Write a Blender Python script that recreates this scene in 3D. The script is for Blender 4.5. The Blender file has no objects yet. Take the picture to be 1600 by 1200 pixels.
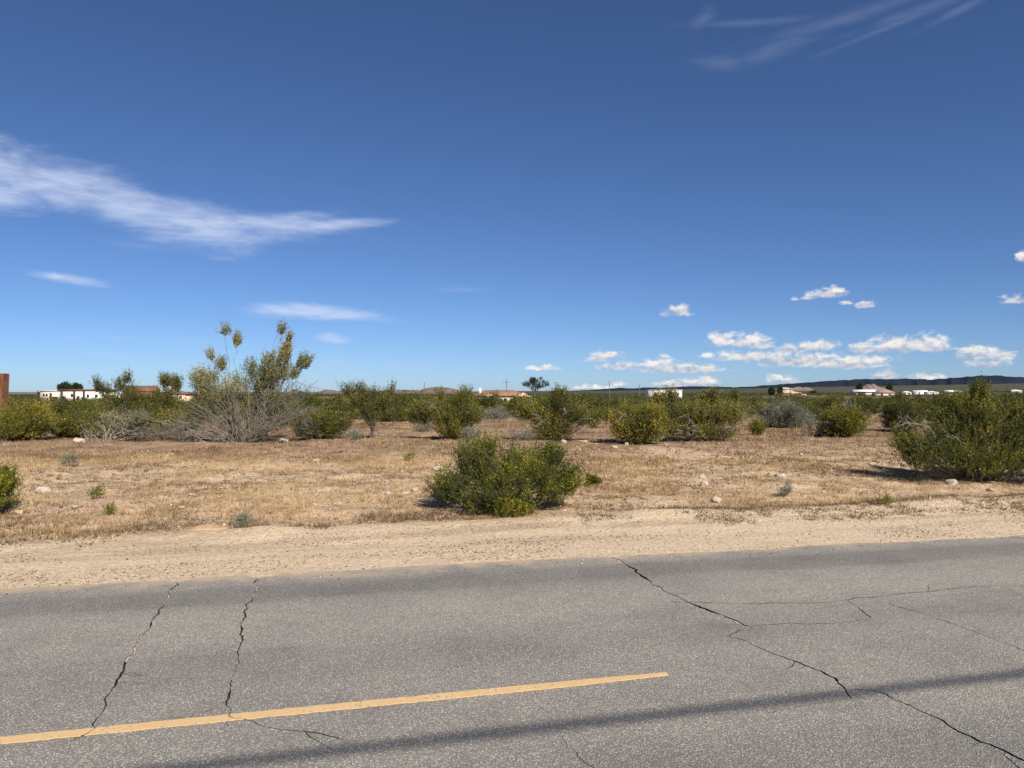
import bpy, bmesh, math, random
import numpy as np
from mathutils import Vector, Matrix

R = math.radians
C = bpy.context.scene.collection
scene = bpy.context.scene

# ---------------------------------------------------------------- camera
cam_data = bpy.data.cameras.new('camera')
cam = bpy.data.objects.new('camera', cam_data)
C.objects.link(cam)
cam.location = (0, 0, 1.7)
cam.rotation_euler = (R(90.48), 0, 0)
cam_data.sensor_width = 36.0
cam_data.lens = 27.0
cam_data.clip_start = 0.05
cam_data.clip_end = 40000
scene.camera = cam

# ---------------------------------------------------------------- sun, sky, exposure
SUN_EL, SUN_AZ = R(39), R(150)        # azimuth clockwise from +Y: behind the camera, to its right
sun_data = bpy.data.lights.new('sun', 'SUN')
sun_data.energy = 5.0
sun_data.angle = R(0.53)
sun_data.color = (1.0, 0.93, 0.82)
sun = bpy.data.objects.new('sun', sun_data)
C.objects.link(sun)
to_sun = Vector((math.sin(SUN_AZ)*math.cos(SUN_EL), math.cos(SUN_AZ)*math.cos(SUN_EL), math.sin(SUN_EL)))
sun.rotation_euler = to_sun.to_track_quat('Z', 'Y').to_euler()
sun.location = (20, -30, 40)

scene.view_settings.view_transform = 'Standard'
scene.view_settings.look = 'None'
scene.view_settings.exposure = 0.6
scene.view_settings.gamma = 1.0
scene.view_settings.use_curve_mapping = False
scene.cycles.max_bounces = 6
scene.cycles.diffuse_bounces = 3
scene.cycles.transparent_max_bounces = 6

def build_world():
    w = bpy.data.worlds.new('World')
    scene.world = w
    w.use_nodes = True
    w.cycles.sampling_method = 'MANUAL'
    w.cycles.sample_map_resolution = 256
    nt = w.node_tree
    nt.nodes.clear()
    N = nt.nodes.new
    L = nt.links.new
    def math_(op, a, b=None, c=None, clamp=False):
        n = N('ShaderNodeMath'); n.operation = op; n.use_clamp = clamp
        for i, v in enumerate((a, b, c)):
            if v is None: continue
            if isinstance(v, (int, float)): n.inputs[i].default_value = v
            else: L(v, n.inputs[i])
        return n.outputs[0]
    def smap(v, a, b, lo=0.0, hi=1.0):
        n = N('ShaderNodeMapRange'); n.interpolation_type = 'SMOOTHSTEP'
        L(v, n.inputs[0])
        n.inputs[1].default_value = a; n.inputs[2].default_value = b
        n.inputs[3].default_value = lo; n.inputs[4].default_value = hi
        return n.outputs[0]
    def mix(f, a, b):
        n = N('ShaderNodeMix'); n.data_type = 'RGBA'
        L(f, n.inputs[0])
        for s, v in ((n.inputs[6], a), (n.inputs[7], b)):
            if isinstance(v, tuple): s.default_value = (*v, 1)
            else: L(v, s)
        return n.outputs[2]
    sky = N('ShaderNodeTexSky'); sky.sky_type = 'NISHITA'
    sky.sun_disc = False
    sky.sun_elevation = SUN_EL; sky.sun_rotation = SUN_AZ
    sky.altitude = 900; sky.air_density = 0.7; sky.dust_density = 0.5; sky.ozone_density = 6.0
    hs = N('ShaderNodeHueSaturation')
    hs.inputs['Saturation'].default_value = 1.0
    L(sky.outputs[0], hs.inputs['Color'])
    tint = N('ShaderNodeMix'); tint.data_type = 'RGBA'; tint.blend_type = 'MULTIPLY'; tint.inputs[0].default_value = 1
    L(hs.outputs[0], tint.inputs[6]); tint.inputs[7].default_value = (0.907, 0.987, 1.11, 1)
    base = tint.outputs[2]
    tc = N('ShaderNodeTexCoord')
    sx = N('ShaderNodeSeparateXYZ'); L(tc.outputs['Generated'], sx.inputs[0])
    az = math_('MULTIPLY', math_('ARCTAN2', sx.outputs[0], sx.outputs[1]), 180/math.pi)
    el = math_('MULTIPLY', math_('ARCSINE', sx.outputs[2]), 180/math.pi)
    cv = N('ShaderNodeCombineXYZ'); L(az, cv.inputs[0]); L(el, cv.inputs[1])
    P = cv.outputs[0]
    chain = None
    def field(ells, flat=False):
        """distance to the nearest of many ellipses (azimuth, elevation, half width, half height, tilt), 0 in its middle, 1 on its rim"""
        nonlocal chain
        cur = None
        for a, e, rx, ry, rot in ells:
            q = P
            if chain is not None:        # hand the running value along, so that few values are held at a time
                cq = N('ShaderNodeCombineXYZ'); L(az, cq.inputs[0]); L(el, cq.inputs[1]); L(chain, cq.inputs[2]); q = cq.outputs[0]
            m = N('ShaderNodeMapping'); m.vector_type = 'TEXTURE'
            m.inputs['Location'].default_value = (a, e, 0)
            m.inputs['Rotation'].default_value = (0, 0, R(rot))
            m.inputs['Scale'].default_value = (rx, ry, 1e7)
            L(q, m.inputs['Vector'])
            mo = m.outputs[0]
            if flat:                     # the lower half is squeezed: a level base
                a1 = N('ShaderNodeVectorMath'); a1.operation = 'MULTIPLY'; L(mo, a1.inputs[0]); a1.inputs[1].default_value = (1, -2.6, 1)
                a2 = N('ShaderNodeVectorMath'); a2.operation = 'MAXIMUM'; L(mo, a2.inputs[0]); L(a1.outputs[0], a2.inputs[1]); mo = a2.outputs[0]
            v = N('ShaderNodeVectorMath'); v.operation = 'LENGTH'; L(mo, v.inputs[0])
            cur = v.outputs['Value'] if cur is None else math_('MINIMUM', cur, v.outputs['Value'])
            chain = cur
        return cur
    def noise(scale, sxy=(1, 1), off=(0, 0), rot=0, detail=7, rough=0.6, dist=0.0):
        m = N('ShaderNodeMapping')
        m.inputs['Location'].default_value = (*off, 0)
        m.inputs['Rotation'].default_value = (0, 0, R(rot))
        m.inputs['Scale'].default_value = (*sxy, 1)
        L(P, m.inputs['Vector'])
        n = N('ShaderNodeTexNoise'); n.inputs['Scale'].default_value = scale
        n.inputs['Detail'].default_value = detail; n.inputs['Roughness'].default_value = rough
        n.inputs['Distortion'].default_value = dist
        L(m.outputs[0], n.inputs['Vector'])
        return n.outputs[0]
    def cirrus(base, thick, faint):
        cf = field(thick)
        cn = noise(0.22, (0.45, 1.9), (3, 1), 7, 8, 0.62, 0.5)
        cn2 = noise(0.9, (0.35, 1.7), (9, 4), 10, 5, 0.6, 0.6)
        cm = math_('ADD', math_('SUBTRACT', 1.0, cf), math_('MULTIPLY', math_('SUBTRACT', cn, 0.5), 3.0))
        ca = math_('MULTIPLY', smap(cm, -0.35, 0.95), smap(cn2, 0.22, 0.68, 0.5, 1.0))
        fad = field(faint)
        fm = math_('ADD', math_('SUBTRACT', 1.0, fad), math_('MULTIPLY', math_('SUBTRACT', cn2, 0.5), 1.8))
        ca = math_('MAXIMUM', math_('MULTIPLY', ca, 0.72), math_('MULTIPLY', smap(fm, -0.5, 1.7), 0.11))
        return mix(ca, base, (7.6, 8.5, 10.8))
    def cumulus(base):
        kf = field([(12.23,5.62,1.31,0.67,0), (12.59,5.88,0.65,0.52,0), (22.29,6.55,1.47,0.64,0), (21.39,6.42,0.99,0.43,0), (22.82,6.77,0.78,0.49,0), (20.22,6.36,0.4,0.29,0), (24.7,5.7,0.85,0.42,0), (23.51,5.92,0.67,0.28,0), (33.36,5.57,1.04,0.51,0), (33.59,8.18,0.4,0.7,0), (2.29,1.6,1.6,0.31,0), (2.62,1.7,0.69,0.31,0), (7.03,2.42,1.47,0.61,0), (6.42,2.27,1.13,0.46,0), (7.59,1.65,1.91,0.45,0), (8.53,1.81,1.46,0.38,0), (11.77,1.52,3.4,0.75,0), (10.85,1.77,1.77,0.68,0), (13.36,1.45,2.71,0.59,0), (9.69,1.82,2.23,0.3,0), (11.31,2.46,0.5,0.3,0), (15.6,3.39,1.59,0.88,0), (16.92,3.35,1.78,0.95,0), (18.0,3.11,1.24,0.73,0), (15.15,3.78,0.96,0.59,0), (21.39,2.93,1.99,0.64,0), (19.93,2.79,1.52,0.57,0), (22.21,3.07,1.08,0.5,0), (17.57,2.28,3.65,0.8,0), (20.97,1.94,4.0,0.93,0), (23.83,1.74,2.88,0.84,0), (25.02,1.92,1.41,0.69,0), (14.26,2.46,0.75,0.37,0), (26.57,2.85,2.02,1.02,0), (28.07,2.89,1.96,1.01,0), (25.8,2.73,2.14,0.69,0), (24.43,2.75,1.04,0.56,0), (28.63,2.74,1.41,0.67,0), (31.66,2.2,1.91,0.72,0), (30.96,2.45,0.93,0.59,0), (32.35,2.06,1.39,0.52,0), (31.83,1.6,1.82,0.45,0), (19.5,0.65,1.43,0.5,0), (19.08,0.81,0.82,0.43,0), (25.99,0.95,1.02,0.55,0), (28.44,0.79,1.51,0.4,0), (28.07,0.94,0.62,0.34,0), (13.59,0.52,1.84,0.59,0), (11.77,0.37,1.65,0.45,0), (14.04,0.72,1.08,0.52,0), (6.18,0.22,2.04,0.3,0), (7.83,0.44,0.79,0.38,0), (-161.91,3.85,0.75,0.8,0), (-161.84,3.84,0.79,0.7,0), (152.87,5.64,1.81,0.63,0), (152.59,5.9,2.6,0.39,0), (120.55,2.35,1.88,0.6,0), (121.18,2.34,1.59,0.75,0), (-106.49,3.42,1.01,0.71,0), (-107.38,3.52,1.6,0.58,0), (127.3,6.57,1.14,0.47,0), (127.18,6.78,0.92,0.6,0), (162.28,5.24,0.89,0.77,0), (161.59,4.91,1.07,0.39,0), (-135.31,1.41,1.13,0.77,0), (-136.14,1.43,1.04,0.44,0)], True)
        n1 = noise(1.6, (0.75, 1.2), (2, 7), 0, 8, 0.65, 0.3)
        n2 = noise(1.6, (0.75, 1.2), (2-0.10, 7-0.34), 0, 6, 0.65, 0.3)
        km = math_('ADD', math_('SUBTRACT', 1.0, kf), math_('MULTIPLY', math_('SUBTRACT', n1, 0.5), 2.2))
        ka = smap(km, -0.02, 0.75)
        sf = field([(12.32,5.56,1.3,0.4,0), (22.21,6.45,1.53,0.3,0), (24.7,5.69,0.87,0.22,0), (33.19,5.56,0.96,0.27,0), (7.36,2.25,1.76,0.24,0), (8.06,1.58,2.06,0.32,0), (12.23,1.33,4.01,0.4,0), (16.7,3.08,2.65,0.31,0), (21.18,2.78,2.28,0.23,0), (18.0,1.97,4.28,0.46,0), (23.43,1.47,3.1,0.37,0), (26.95,2.57,3.34,0.36,0), (31.31,2.06,1.92,0.35,0), (31.83,1.48,1.9,0.21,0), (19.5,0.52,1.59,0.23,0), (25.99,0.84,0.93,0.22,0), (13.13,0.3,2.49,0.24,0), (-161.07,3.13,1.74,0.3,0), (151.63,5.06,4.15,0.3,0), (121.79,1.48,3.03,0.3,0), (-106.37,2.83,2.41,0.3,0), (127.48,5.99,2.1,0.3,0), (162.08,4.39,2.37,0.3,0), (-136.43,0.6,2.41,0.3,0)])
        lit = math_('ADD', smap(math_('SUBTRACT', n1, n2), -0.16, 0.14), math_('MULTIPLY', smap(sf, 0.4, 1.5), 0.95))
        lit = math_('MULTIPLY', lit, 0.50, clamp=True)
        kc = mix(lit, (4.6, 5.2, 6.8), (10.9, 10.4, 9.7))
        return mix(math_('MULTIPLY', ka, 0.95), base, kc)
    def back(col):
        bg = N('ShaderNodeBackground'); bg.inputs['Strength'].default_value = 0.059
        L(col, bg.inputs['Color']); return bg.outputs[0]
    def choose(f, a, b):
        n = N('ShaderNodeMixShader'); L(f, n.inputs[0]); L(a, n.inputs[1]); L(b, n.inputs[2]); return n.outputs[0]
    # clear overhead; thin cirrus in the middle heights; cumulus and thin streaks low down, all the way round
    low = back(cumulus(cirrus(base, [(-29.54,7.15,2.31,0.37,-6), (-30.61,7.28,1.06,0.29,-6), (-15.38,5.64,4.0,0.55,0), (-13.13,5.52,4.3,0.46,-2), (-13.04,3.76,1.36,0.42,-3)], [(-26.95,3.49,4.55,0.21,0), (-27.7,2.37,2.62,0.25,-3), (-22.62,3.43,1.63,0.31,0), (-12.68,2.1,1.36,0.33,0), (-7.59,1.8,1.88,0.24,0), (-3.58,7.44,2.38,0.24,0)])))
    chain = None
    high = back(cirrus(base, [(-34.02,13.52,3.94,1.66,-8), (-34.99,12.02,3.85,1.1,0), (-30.43,13.03,4.26,1.4,-14), (-26.18,12.03,5.77,1.54,-16), (-22.21,11.51,6.14,1.5,-6), (-17.35,11.6,5.44,1.05,2), (-13.59,11.8,3.61,0.51,6), (-149.1,25.9,5.8,1.1,-3), (-141.3,26.8,6.9,1.1,-7), (146.8,13.6,4.7,0.6,0), (147.8,14.3,4.6,1.2,7), (-52.1,16.6,5.1,1.1,4), (-52.2,16.1,4.9,0.6,-6)], [(-25.41,9.61,2.34,0.35,-3), (14.04,25.24,1.17,0.56,30), (17.57,24.63,4.77,0.27,-4), (23.43,24.03,5.63,0.44,6), (28.44,23.73,4.43,0.38,9), (26.57,23.16,4.97,0.21,12), (30.26,23.22,2.49,0.25,17), (15.38,22.4,2.0,0.55,-6), (18.86,22.87,2.99,0.63,14)]))
    upper = choose(math_('LESS_THAN', el, 42.0), back(base), high)
    shade = choose(math_('LESS_THAN', el, 9.0), upper, low)
    out = N('ShaderNodeOutputWorld'); L(shade, out.inputs['Surface'])

# ---------------------------------------------------------------- terrain
CA, SA = 0.97014, 0.24254            # the road runs 14 degrees off the camera's right
_tab = np.random.default_rng(5).random((256, 256))
def vnoise(x, y):
    x = np.asarray(x, float); y = np.asarray(y, float)
    xi = np.floor(x).astype(int); yi = np.floor(y).astype(int)
    fx = x - xi; fy = y - yi
    fx = fx*fx*(3-2*fx); fy = fy*fy*(3-2*fy)
    a = _tab[xi & 255, yi & 255]; b = _tab[(xi+1) & 255, yi & 255]
    c = _tab[xi & 255, (yi+1) & 255]; d = _tab[(xi+1) & 255, (yi+1) & 255]
    return a*(1-fx)*(1-fy)+b*fx*(1-fy)+c*(1-fx)*fy+d*fx*fy
def st(x, y): return x*CA+y*SA, -x*SA+y*CA
def xy(s, t): return s*CA-t*SA, s*SA+t*CA
PT = [-80, 0.3, 1.0, 1.3, 7.1, 7.4, 7.7, 8.3, 9.0, 9.35, 9.6, 10.0, 12.0, 18, 30, 45, 60, 100, 160, 350, 700, 1300, 20000]
PZ = [0.05, 0.0, -0.02, -0.06, -0.05, -0.020, -0.012, -0.01, 0.02, 0.07, 0.06, 0.03, 0.10, 0.28, 0.30, 0.08, -0.25, -0.95, -1.8, -3.4, -4.2, -4.2, -4.2]
def smooth(a, b, v):
    k = np.clip((v-a)/(b-a), 0, 1); return k*k*(3-2*k)
def ground_z(x, y, detail=True):
    x = np.asarray(x, float); y = np.asarray(y, float)
    s, t = st(x, y)
    z = np.interp(t, PT, PZ)
    r = np.hypot(x, y)
    az = np.arctan2(x, np.maximum(y, 1e-3))
    rise = np.interp(az, [-0.7, -0.1, 0.05, 0.2, 0.4, 0.6, 0.9], [-20, -20, -2, 9, 24, 37, 46])
    z = z + rise*smooth(900, 4200, r)*(y > 0)
    for hx, hy, amp, sg in ((345, 650, 2.2, 70), (195, 428, 1.7, 40), (46, 235, 0.7, 18), (168, 470, 1.4, 45), (-155, 285, 0.9, 38), (458, 700, 2.4, 50), (412, 725, 2.0, 45)):
        z = z + amp*np.exp(-((x-hx)**2+(y-hy)**2)/(2*sg*sg))   # low swells the houses stand on
    if detail:
        off = smooth(7.25, 7.9, t)                      # nothing heaves up through the asphalt
        z = z + off*(0.030*(vnoise(x*1.3+7, y*1.3)-0.5)+0.018*(vnoise(x*4.1, y*4.1+3)-0.5))
        z = z + 0.055*(0.6*vnoise(s*1.1+5, 3.5)+0.4*vnoise(s*5.3, 8.5)-0.42)*np.exp(-((t-7.42)/0.16)**2)   # sand drifted onto the edge of the road
        fld = smooth(9.1, 11.0, t)
        z = z + fld*(0.10*(vnoise(x*0.45, y*0.45)-0.5)+0.06*(vnoise(x*2.2+9, y*2.2)-0.5)+0.035*(vnoise(x*6.1+3, y*6.1)-0.5)*(t < 60))
        berm = np.exp(-((t-9.4-0.5*(vnoise(s*0.5, 3.3)-0.5))/0.35)**2)
        z = z + berm*0.08*(vnoise(s*1.7, t*1.5+20)-0.2)
        z = z + off*smooth(60, 200, t)*(0.8*(vnoise(x*0.02, y*0.02)-0.5))
    return z

build_world()

# ---------------------------------------------------------------- small helpers
def tag(o, label=None, cat=None, group=None, kind=None):
    if label: o['label'] = label
    if cat: o['category'] = cat
    if group: o['group'] = group
    if kind: o['kind'] = kind
    return o
def link(name, me, parent=None, loc=None):
    o = bpy.data.objects.new(name, me)
    C.objects.link(o)
    if parent is not None: o.parent = parent
    if loc is not None: o.location = loc
    return o
def empty(name, loc, rz=0.0):
    o = bpy.data.objects.new(name, None)
    C.objects.link(o)
    o.empty_display_size = 0.2
    o.location = loc; o.rotation_euler = (0, 0, rz)
    return o
def fast_mesh(name, V, F, mat=None, smooth=False, attrs=None, tris=None):
    """V (n,3), F (m,4) quads, tris (k,3)"""
    me = bpy.data.meshes.new(name)
    V = np.ascontiguousarray(V, np.float32)
    F = np.zeros((0, 4), np.int32) if F is None else np.ascontiguousarray(F, np.int32)
    T = np.zeros((0, 3), np.int32) if tris is None else np.ascontiguousarray(tris, np.int32)
    me.vertices.add(len(V)); me.vertices.foreach_set('co', V.ravel())
    loops = np.concatenate([F.ravel(), T.ravel()])
    me.loops.add(len(loops)); me.loops.foreach_set('vertex_index', loops)
    starts = np.concatenate([np.arange(len(F))*4, len(F)*4+np.arange(len(T))*3]).astype(np.int32)
    me.polygons.add(len(starts)); me.polygons.foreach_set('loop_start', starts)
    if smooth: me.polygons.foreach_set('use_smooth', np.ones(len(starts), bool))
    for k, v in (attrs or {}).items():
        a = me.attributes.new(k, 'FLOAT', 'POINT'); a.data.foreach_set('value', np.ascontiguousarray(v, np.float32))
    me.update(calc_edges=True)
    if mat: me.materials.append(mat)
    return me
def unit(v): return v/np.maximum(np.linalg.norm(v, axis=-1, keepdims=True), 1e-9)
def tubes(P, rad, sides=4):
    """P (n,m,3) polylines, rad (n,m) -> V, quads"""
    n, m, _ = P.shape
    d = np.gradient(P, axis=1); d = unit(d)
    ref = np.where(np.abs(d[..., 2:3]) > 0.9, np.array([1., 0, 0]), np.array([0, 0, 1.]))
    a = unit(np.cross(d, ref)); b = np.cross(d, a)
    th = np.arange(sides)*2*math.pi/sides
    V = P[:, :, None]+rad[:, :, None, None]*(a[:, :, None]*np.cos(th)[:, None]+b[:, :, None]*np.sin(th)[:, None])
    idx = np.arange(n*m*sides).reshape(n, m, sides)
    q = np.stack([idx[:, :-1], np.roll(idx[:, :-1], -1, 2), np.roll(idx[:, 1:], -1, 2), idx[:, 1:]], -1)
    return V.reshape(-1, 3), q.reshape(-1, 4)
def merge(parts):
    Vs, Fs, o = [], [], 0
    for V, F in parts:
        Vs.append(V); Fs.append(F+o); o += len(V)
    return np.concatenate(Vs), np.concatenate(Fs)

# ---------------------------------------------------------------- materials
class Mat:
    def __init__(s, name, rough=0.9, spec=0.2):
        s.m = bpy.data.materials.new(name); s.m.use_nodes = True
        s.nt = s.m.node_tree; s.nt.nodes.clear()
        s.out = s.N('ShaderNodeOutputMaterial'); s.b = s.N('ShaderNodeBsdfPrincipled')
        s.b.inputs['Roughness'].default_value = rough
        s.b.inputs['Specular IOR Level'].default_value = spec
        s.L(s.b.outputs[0], s.out.inputs[0])
        s._pos = None
    def N(s, t): return s.nt.nodes.new(t)
    def L(s, a, b): s.nt.links.new(a, b)
    def pos(s):
        if s._pos is None: s._pos = s.N('ShaderNodeNewGeometry').outputs['Position']
        return s._pos
    def objpos(s): return s.N('ShaderNodeTexCoord').outputs['Object']
    def mapping(s, v, rot=0, scale=(1, 1, 1), loc=(0, 0, 0)):
        m = s.N('ShaderNodeMapping'); s.L(v, m.inputs[0])
        m.inputs['Rotation'].default_value = (0, 0, rot); m.inputs['Scale'].default_value = scale; m.inputs['Location'].default_value = loc
        return m.outputs[0]
    def noise(s, v, scale, detail=4, rough=0.55, dist=0):
        n = s.N('ShaderNodeTexNoise'); s.L(v, n.inputs['Vector'])
        n.inputs['Scale'].default_value = scale; n.inputs['Detail'].default_value = detail
        n.inputs['Roughness'].default_value = rough; n.inputs['Distortion'].default_value = dist
        return n.outputs[0]
    def voronoi(s, v, scale, feature='F1', out='Distance', rnd=1):
        n = s.N('ShaderNodeTexVoronoi'); s.L(v, n.inputs['Vector']); n.feature = feature
        n.inputs['Scale'].default_value = scale; n.inputs['Randomness'].default_value = rnd
        return n.outputs[out]
    def math(s, op, a, b=None, c=None, clamp=False):
        n = s.N('ShaderNodeMath'); n.operation = op; n.use_clamp = clamp
        for i, v in enumerate((a, b, c)):
            if v is None: continue
            if isinstance(v, (int, float)): n.inputs[i].default_value = v
            else: s.L(v, n.inputs[i])
        return n.outputs[0]
    def smap(s, v, a, b, lo=0., hi=1.):
        n = s.N('ShaderNodeMapRange'); n.interpolation_type = 'SMOOTHSTEP'; s.L(v, n.inputs[0])
        for i, x in enumerate((a, b, lo, hi)): n.inputs[i+1].default_value = x
        return n.outputs[0]
    def mix(s, f, a, b, blend='MIX'):
        n = s.N('ShaderNodeMix'); n.data_type = 'RGBA'; n.blend_type = blend
        if isinstance(f, (int, float)): n.inputs[0].default_value = f
        else: s.L(f, n.inputs[0])
        for k, v in ((n.inputs[6], a), (n.inputs[7], b)):
            if isinstance(v, tuple): k.default_value = (*v, 1)
            else: s.L(v, k)
        return n.outputs[2]
    def ramp(s, f, stops):
        n = s.N('ShaderNodeValToRGB'); s.L(f, n.inputs[0])
        e = n.color_ramp.elements
        while len(e) < len(stops): e.new(0.5)
        for x, (p, c) in zip(e, stops): x.position = p; x.color = (*c, 1)
        return n.outputs[0]
    def attr(s, name):
        n = s.N('ShaderNodeAttribute'); n.attribute_name = name
        return n.outputs['Fac']
    def bump(s, h, strength, dist):
        n = s.N('ShaderNodeBump'); s.L(h, n.inputs['Height'])
        n.inputs['Strength'].default_value = strength; n.inputs['Distance'].default_value = dist
        s.L(n.outputs[0], s.b.inputs['Normal'])
    def color(s, c):
        if isinstance(c, tuple): s.b.inputs['Base Color'].default_value = (*c, 1)
        else: s.L(c, s.b.inputs['Base Color'])
        return s
def grain(name, c, var=0.25, scale=3.0, rough=0.85):
    m = Mat(name, rough)
    p = m.objpos()
    n = m.noise(p, scale, 5, 0.6)
    d = tuple(x*(1-var) for x in c); l = tuple(min(1, x*(1+var)) for x in c)
    m.color(m.ramp(n, [(0.3, d), (0.7, l)]))
    return m.m
def leaf_mat(name, stops, trans=0.12, rough=0.6):
    m = Mat(name, rough, 0.12)
    t = m.attr('tint')
    inf = m.N('ShaderNodeObjectInfo')
    t2 = m.math('ADD', t, m.math('MULTIPLY', m.math('SUBTRACT', inf.outputs['Random'], 0.5), 0.16))
    c = m.ramp(t2, stops)
    m.color(c)
    tr = m.N('ShaderNodeBsdfTranslucent')
    m.L(m.mix(0.3, c, (0.28, 0.26, 0.02)), tr.inputs[0])
    ms = m.N('ShaderNodeMixShader'); ms.inputs[0].default_value = trans
    m.L(m.b.outputs[0], ms.inputs[1]); m.L(tr.outputs[0], ms.inputs[2]); m.L(ms.outputs[0], m.out.inputs[0])
    return m.m
LEAF = leaf_mat('creosote_leaf', [(0.0, (0.022, 0.030, 0.006)), (0.35, (0.058, 0.068, 0.012)), (0.62, (0.130, 0.124, 0.018)), (0.85, (0.235, 0.20, 0.024)), (1.0, (0.36, 0.28, 0.035))])
LEAF_FAR = leaf_mat('far_scrub_leaf', [(0.0, (0.022, 0.027, 0.010)), (0.35, (0.060, 0.066, 0.022)), (0.65, (0.105, 0.100, 0.036)), (1.0, (0.22, 0.18, 0.07))])
LEAF_GREEN = leaf_mat('fresh_leaf', [(0.0, (0.020, 0.032, 0.006)), (0.4, (0.070, 0.082, 0.013)), (0.75, (0.185, 0.178, 0.022)), (1.0, (0.42, 0.33, 0.03))])
LEAF_PALE = leaf_mat('pale_leaf', [(0.0, (0.08, 0.09, 0.03)), (0.4, (0.18, 0.18, 0.06)), (0.75, (0.30, 0.25, 0.07)), (1.0, (0.48, 0.32, 0.04))])
LEAF_SAGE = leaf_mat('sage_leaf', [(0.0, (0.07, 0.08, 0.055)), (0.5, (0.16, 0.175, 0.125)), (1.0, (0.30, 0.31, 0.24))])
LEAF_DARK = leaf_mat('tree_leaf', [(0.0, (0.014, 0.024, 0.010)), (0.5, (0.03, 0.045, 0.018)), (1.0, (0.07, 0.08, 0.03))])
STRAW = leaf_mat('dry_straw', [(0.0, (0.10, 0.06, 0.034)), (0.35, (0.27, 0.17, 0.092)), (0.65, (0.48, 0.34, 0.18)), (1.0, (0.70, 0.54, 0.31))], 0.3, 0.8)
WEED = leaf_mat('weed', [(0.0, (0.05, 0.036, 0.024)), (0.5, (0.17, 0.115, 0.068)), (0.85, (0.24, 0.175, 0.10)), (1.0, (0.20, 0.20, 0.09))], 0.2, 0.8)
BARK = grain('grey_bark', (0.165, 0.145, 0.12), 0.35, 14)
BARK_DARK = grain('dark_bark', (0.10, 0.085, 0.07), 0.35, 14)
BARK_PALE = grain('pale_dead_wood', (0.27, 0.235, 0.195), 0.3, 14)

# ---------------------------------------------------------------- ground sheet
def grow(a, b, d0, k):
    out = [a]; d = d0
    while out[-1] < b: out.append(out[-1]+d); d *= k
    return out
ss = np.array(sorted(set([-x for x in grow(9, 14000, 0.12, 1.085)]+list(np.arange(-8.9, 13.95, 0.11))+grow(14, 14000, 0.12, 1.085))))
tt = np.array(list(-np.array(grow(2, 300, 1.0, 1.4)))[::-1]+list(np.arange(-1, 7.0, 0.5))+list(np.arange(7.05, 14, 0.065))+grow(14.06, 14000, 0.075, 1.03))
S, T = np.meshgrid(ss, tt, indexing='ij')
GX, GY = xy(S, T)
GZ = ground_z(GX, GY)
n, m = S.shape
idx = np.arange(n*m).reshape(n, m)
Q = np.stack([idx[:-1, :-1], idx[1:, :-1], idx[1:, 1:], idx[:-1, 1:]], -1).reshape(-1, 4)

g = Mat('desert_ground', 0.95, 0.1)
p = g.pos()
pr = g.mapping(p, -R(14.04))                       # x along the road, y across it
sep = g.N('ShaderNodeSeparateXYZ'); g.L(pr, sep.inputs[0])
tcoord = sep.outputs[1]
big = g.noise(p, 0.35, 5, 0.6)
med = g.noise(p, 1.7, 6, 0.62)
fine = g.noise(p, 22, 6, 0.7)
grit = g.noise(p, 90, 3, 0.7)
sand = g.ramp(fine, [(0.30, (0.38, 0.285, 0.19)), (0.48, (0.62, 0.485, 0.34)), (0.70, (0.77, 0.62, 0.46))])
gl = g.voronoi(p, 55, 'F1', 'Color')
gs = g.N('ShaderNodeSeparateColor'); g.L(gl, gs.inputs[0])
peb = g.voronoi(p, 55)
pebm = g.math('MULTIPLY', g.math('LESS_THAN', peb, 0.30), g.math('GREATER_THAN', gs.outputs[0], 0.5))
pebc = g.ramp(gs.outputs[1], [(0.0, (0.12, 0.09, 0.07)), (0.6, (0.30, 0.22, 0.155)), (1.0, (0.66, 0.56, 0.44))])
sand = g.mix(g.math('MULTIPLY', pebm, 0.75), sand, pebc)
# dry, reddish crust with litter out in the field
field_ = g.ramp(g.math('ADD', g.math('MULTIPLY', fine, 0.55), g.math('MULTIPLY', med, 0.45)),
                [(0.36, (0.13, 0.082, 0.05)), (0.44, (0.30, 0.198, 0.12)), (0.52, (0.52, 0.37, 0.235)), (0.64, (0.74, 0.56, 0.38))])
infield = g.smap(g.math('ADD', tcoord, g.math('MULTIPLY', g.math('SUBTRACT', med, 0.5), 2.0)), 8.75, 9.9)
cover = g.math('MULTIPLY', infield, g.smap(g.math('ADD', big, g.math('MULTIPLY', g.math('SUBTRACT', med, 0.5), 0.8)), 0.30, 0.55, 0.30, 1.0))
col = g.mix(cover, sand, field_)
red = g.smap(g.math('ADD', tcoord, g.math('MULTIPLY', g.math('SUBTRACT', big, 0.5), 9.0)), 14.5, 19)
col = g.mix(g.math('MULTIPLY', red, 0.85), col, g.ramp(g.math('ADD', g.math('MULTIPLY', fine, 0.5), g.math('MULTIPLY', med, 0.5)), [(0.35, (0.13, 0.082, 0.054)), (0.5, (0.275, 0.182, 0.118)), (0.7, (0.48, 0.34, 0.23))]))
# graded shoulder: darker gravel windrow along the road
wr = g.noise(g.mapping(pr, 0, (0.25, 2.4, 1)), 1.0, 4, 0.6)
shm = g.math('MULTIPLY', g.smap(tcoord, 7.9, 8.5), g.math('SUBTRACT', 1.0, g.smap(tcoord, 9.0, 9.9)))
col = g.mix(g.math('MULTIPLY', shm, g.smap(wr, 0.46, 0.66, 0, 0.55)), col, (0.30, 0.235, 0.17))
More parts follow.
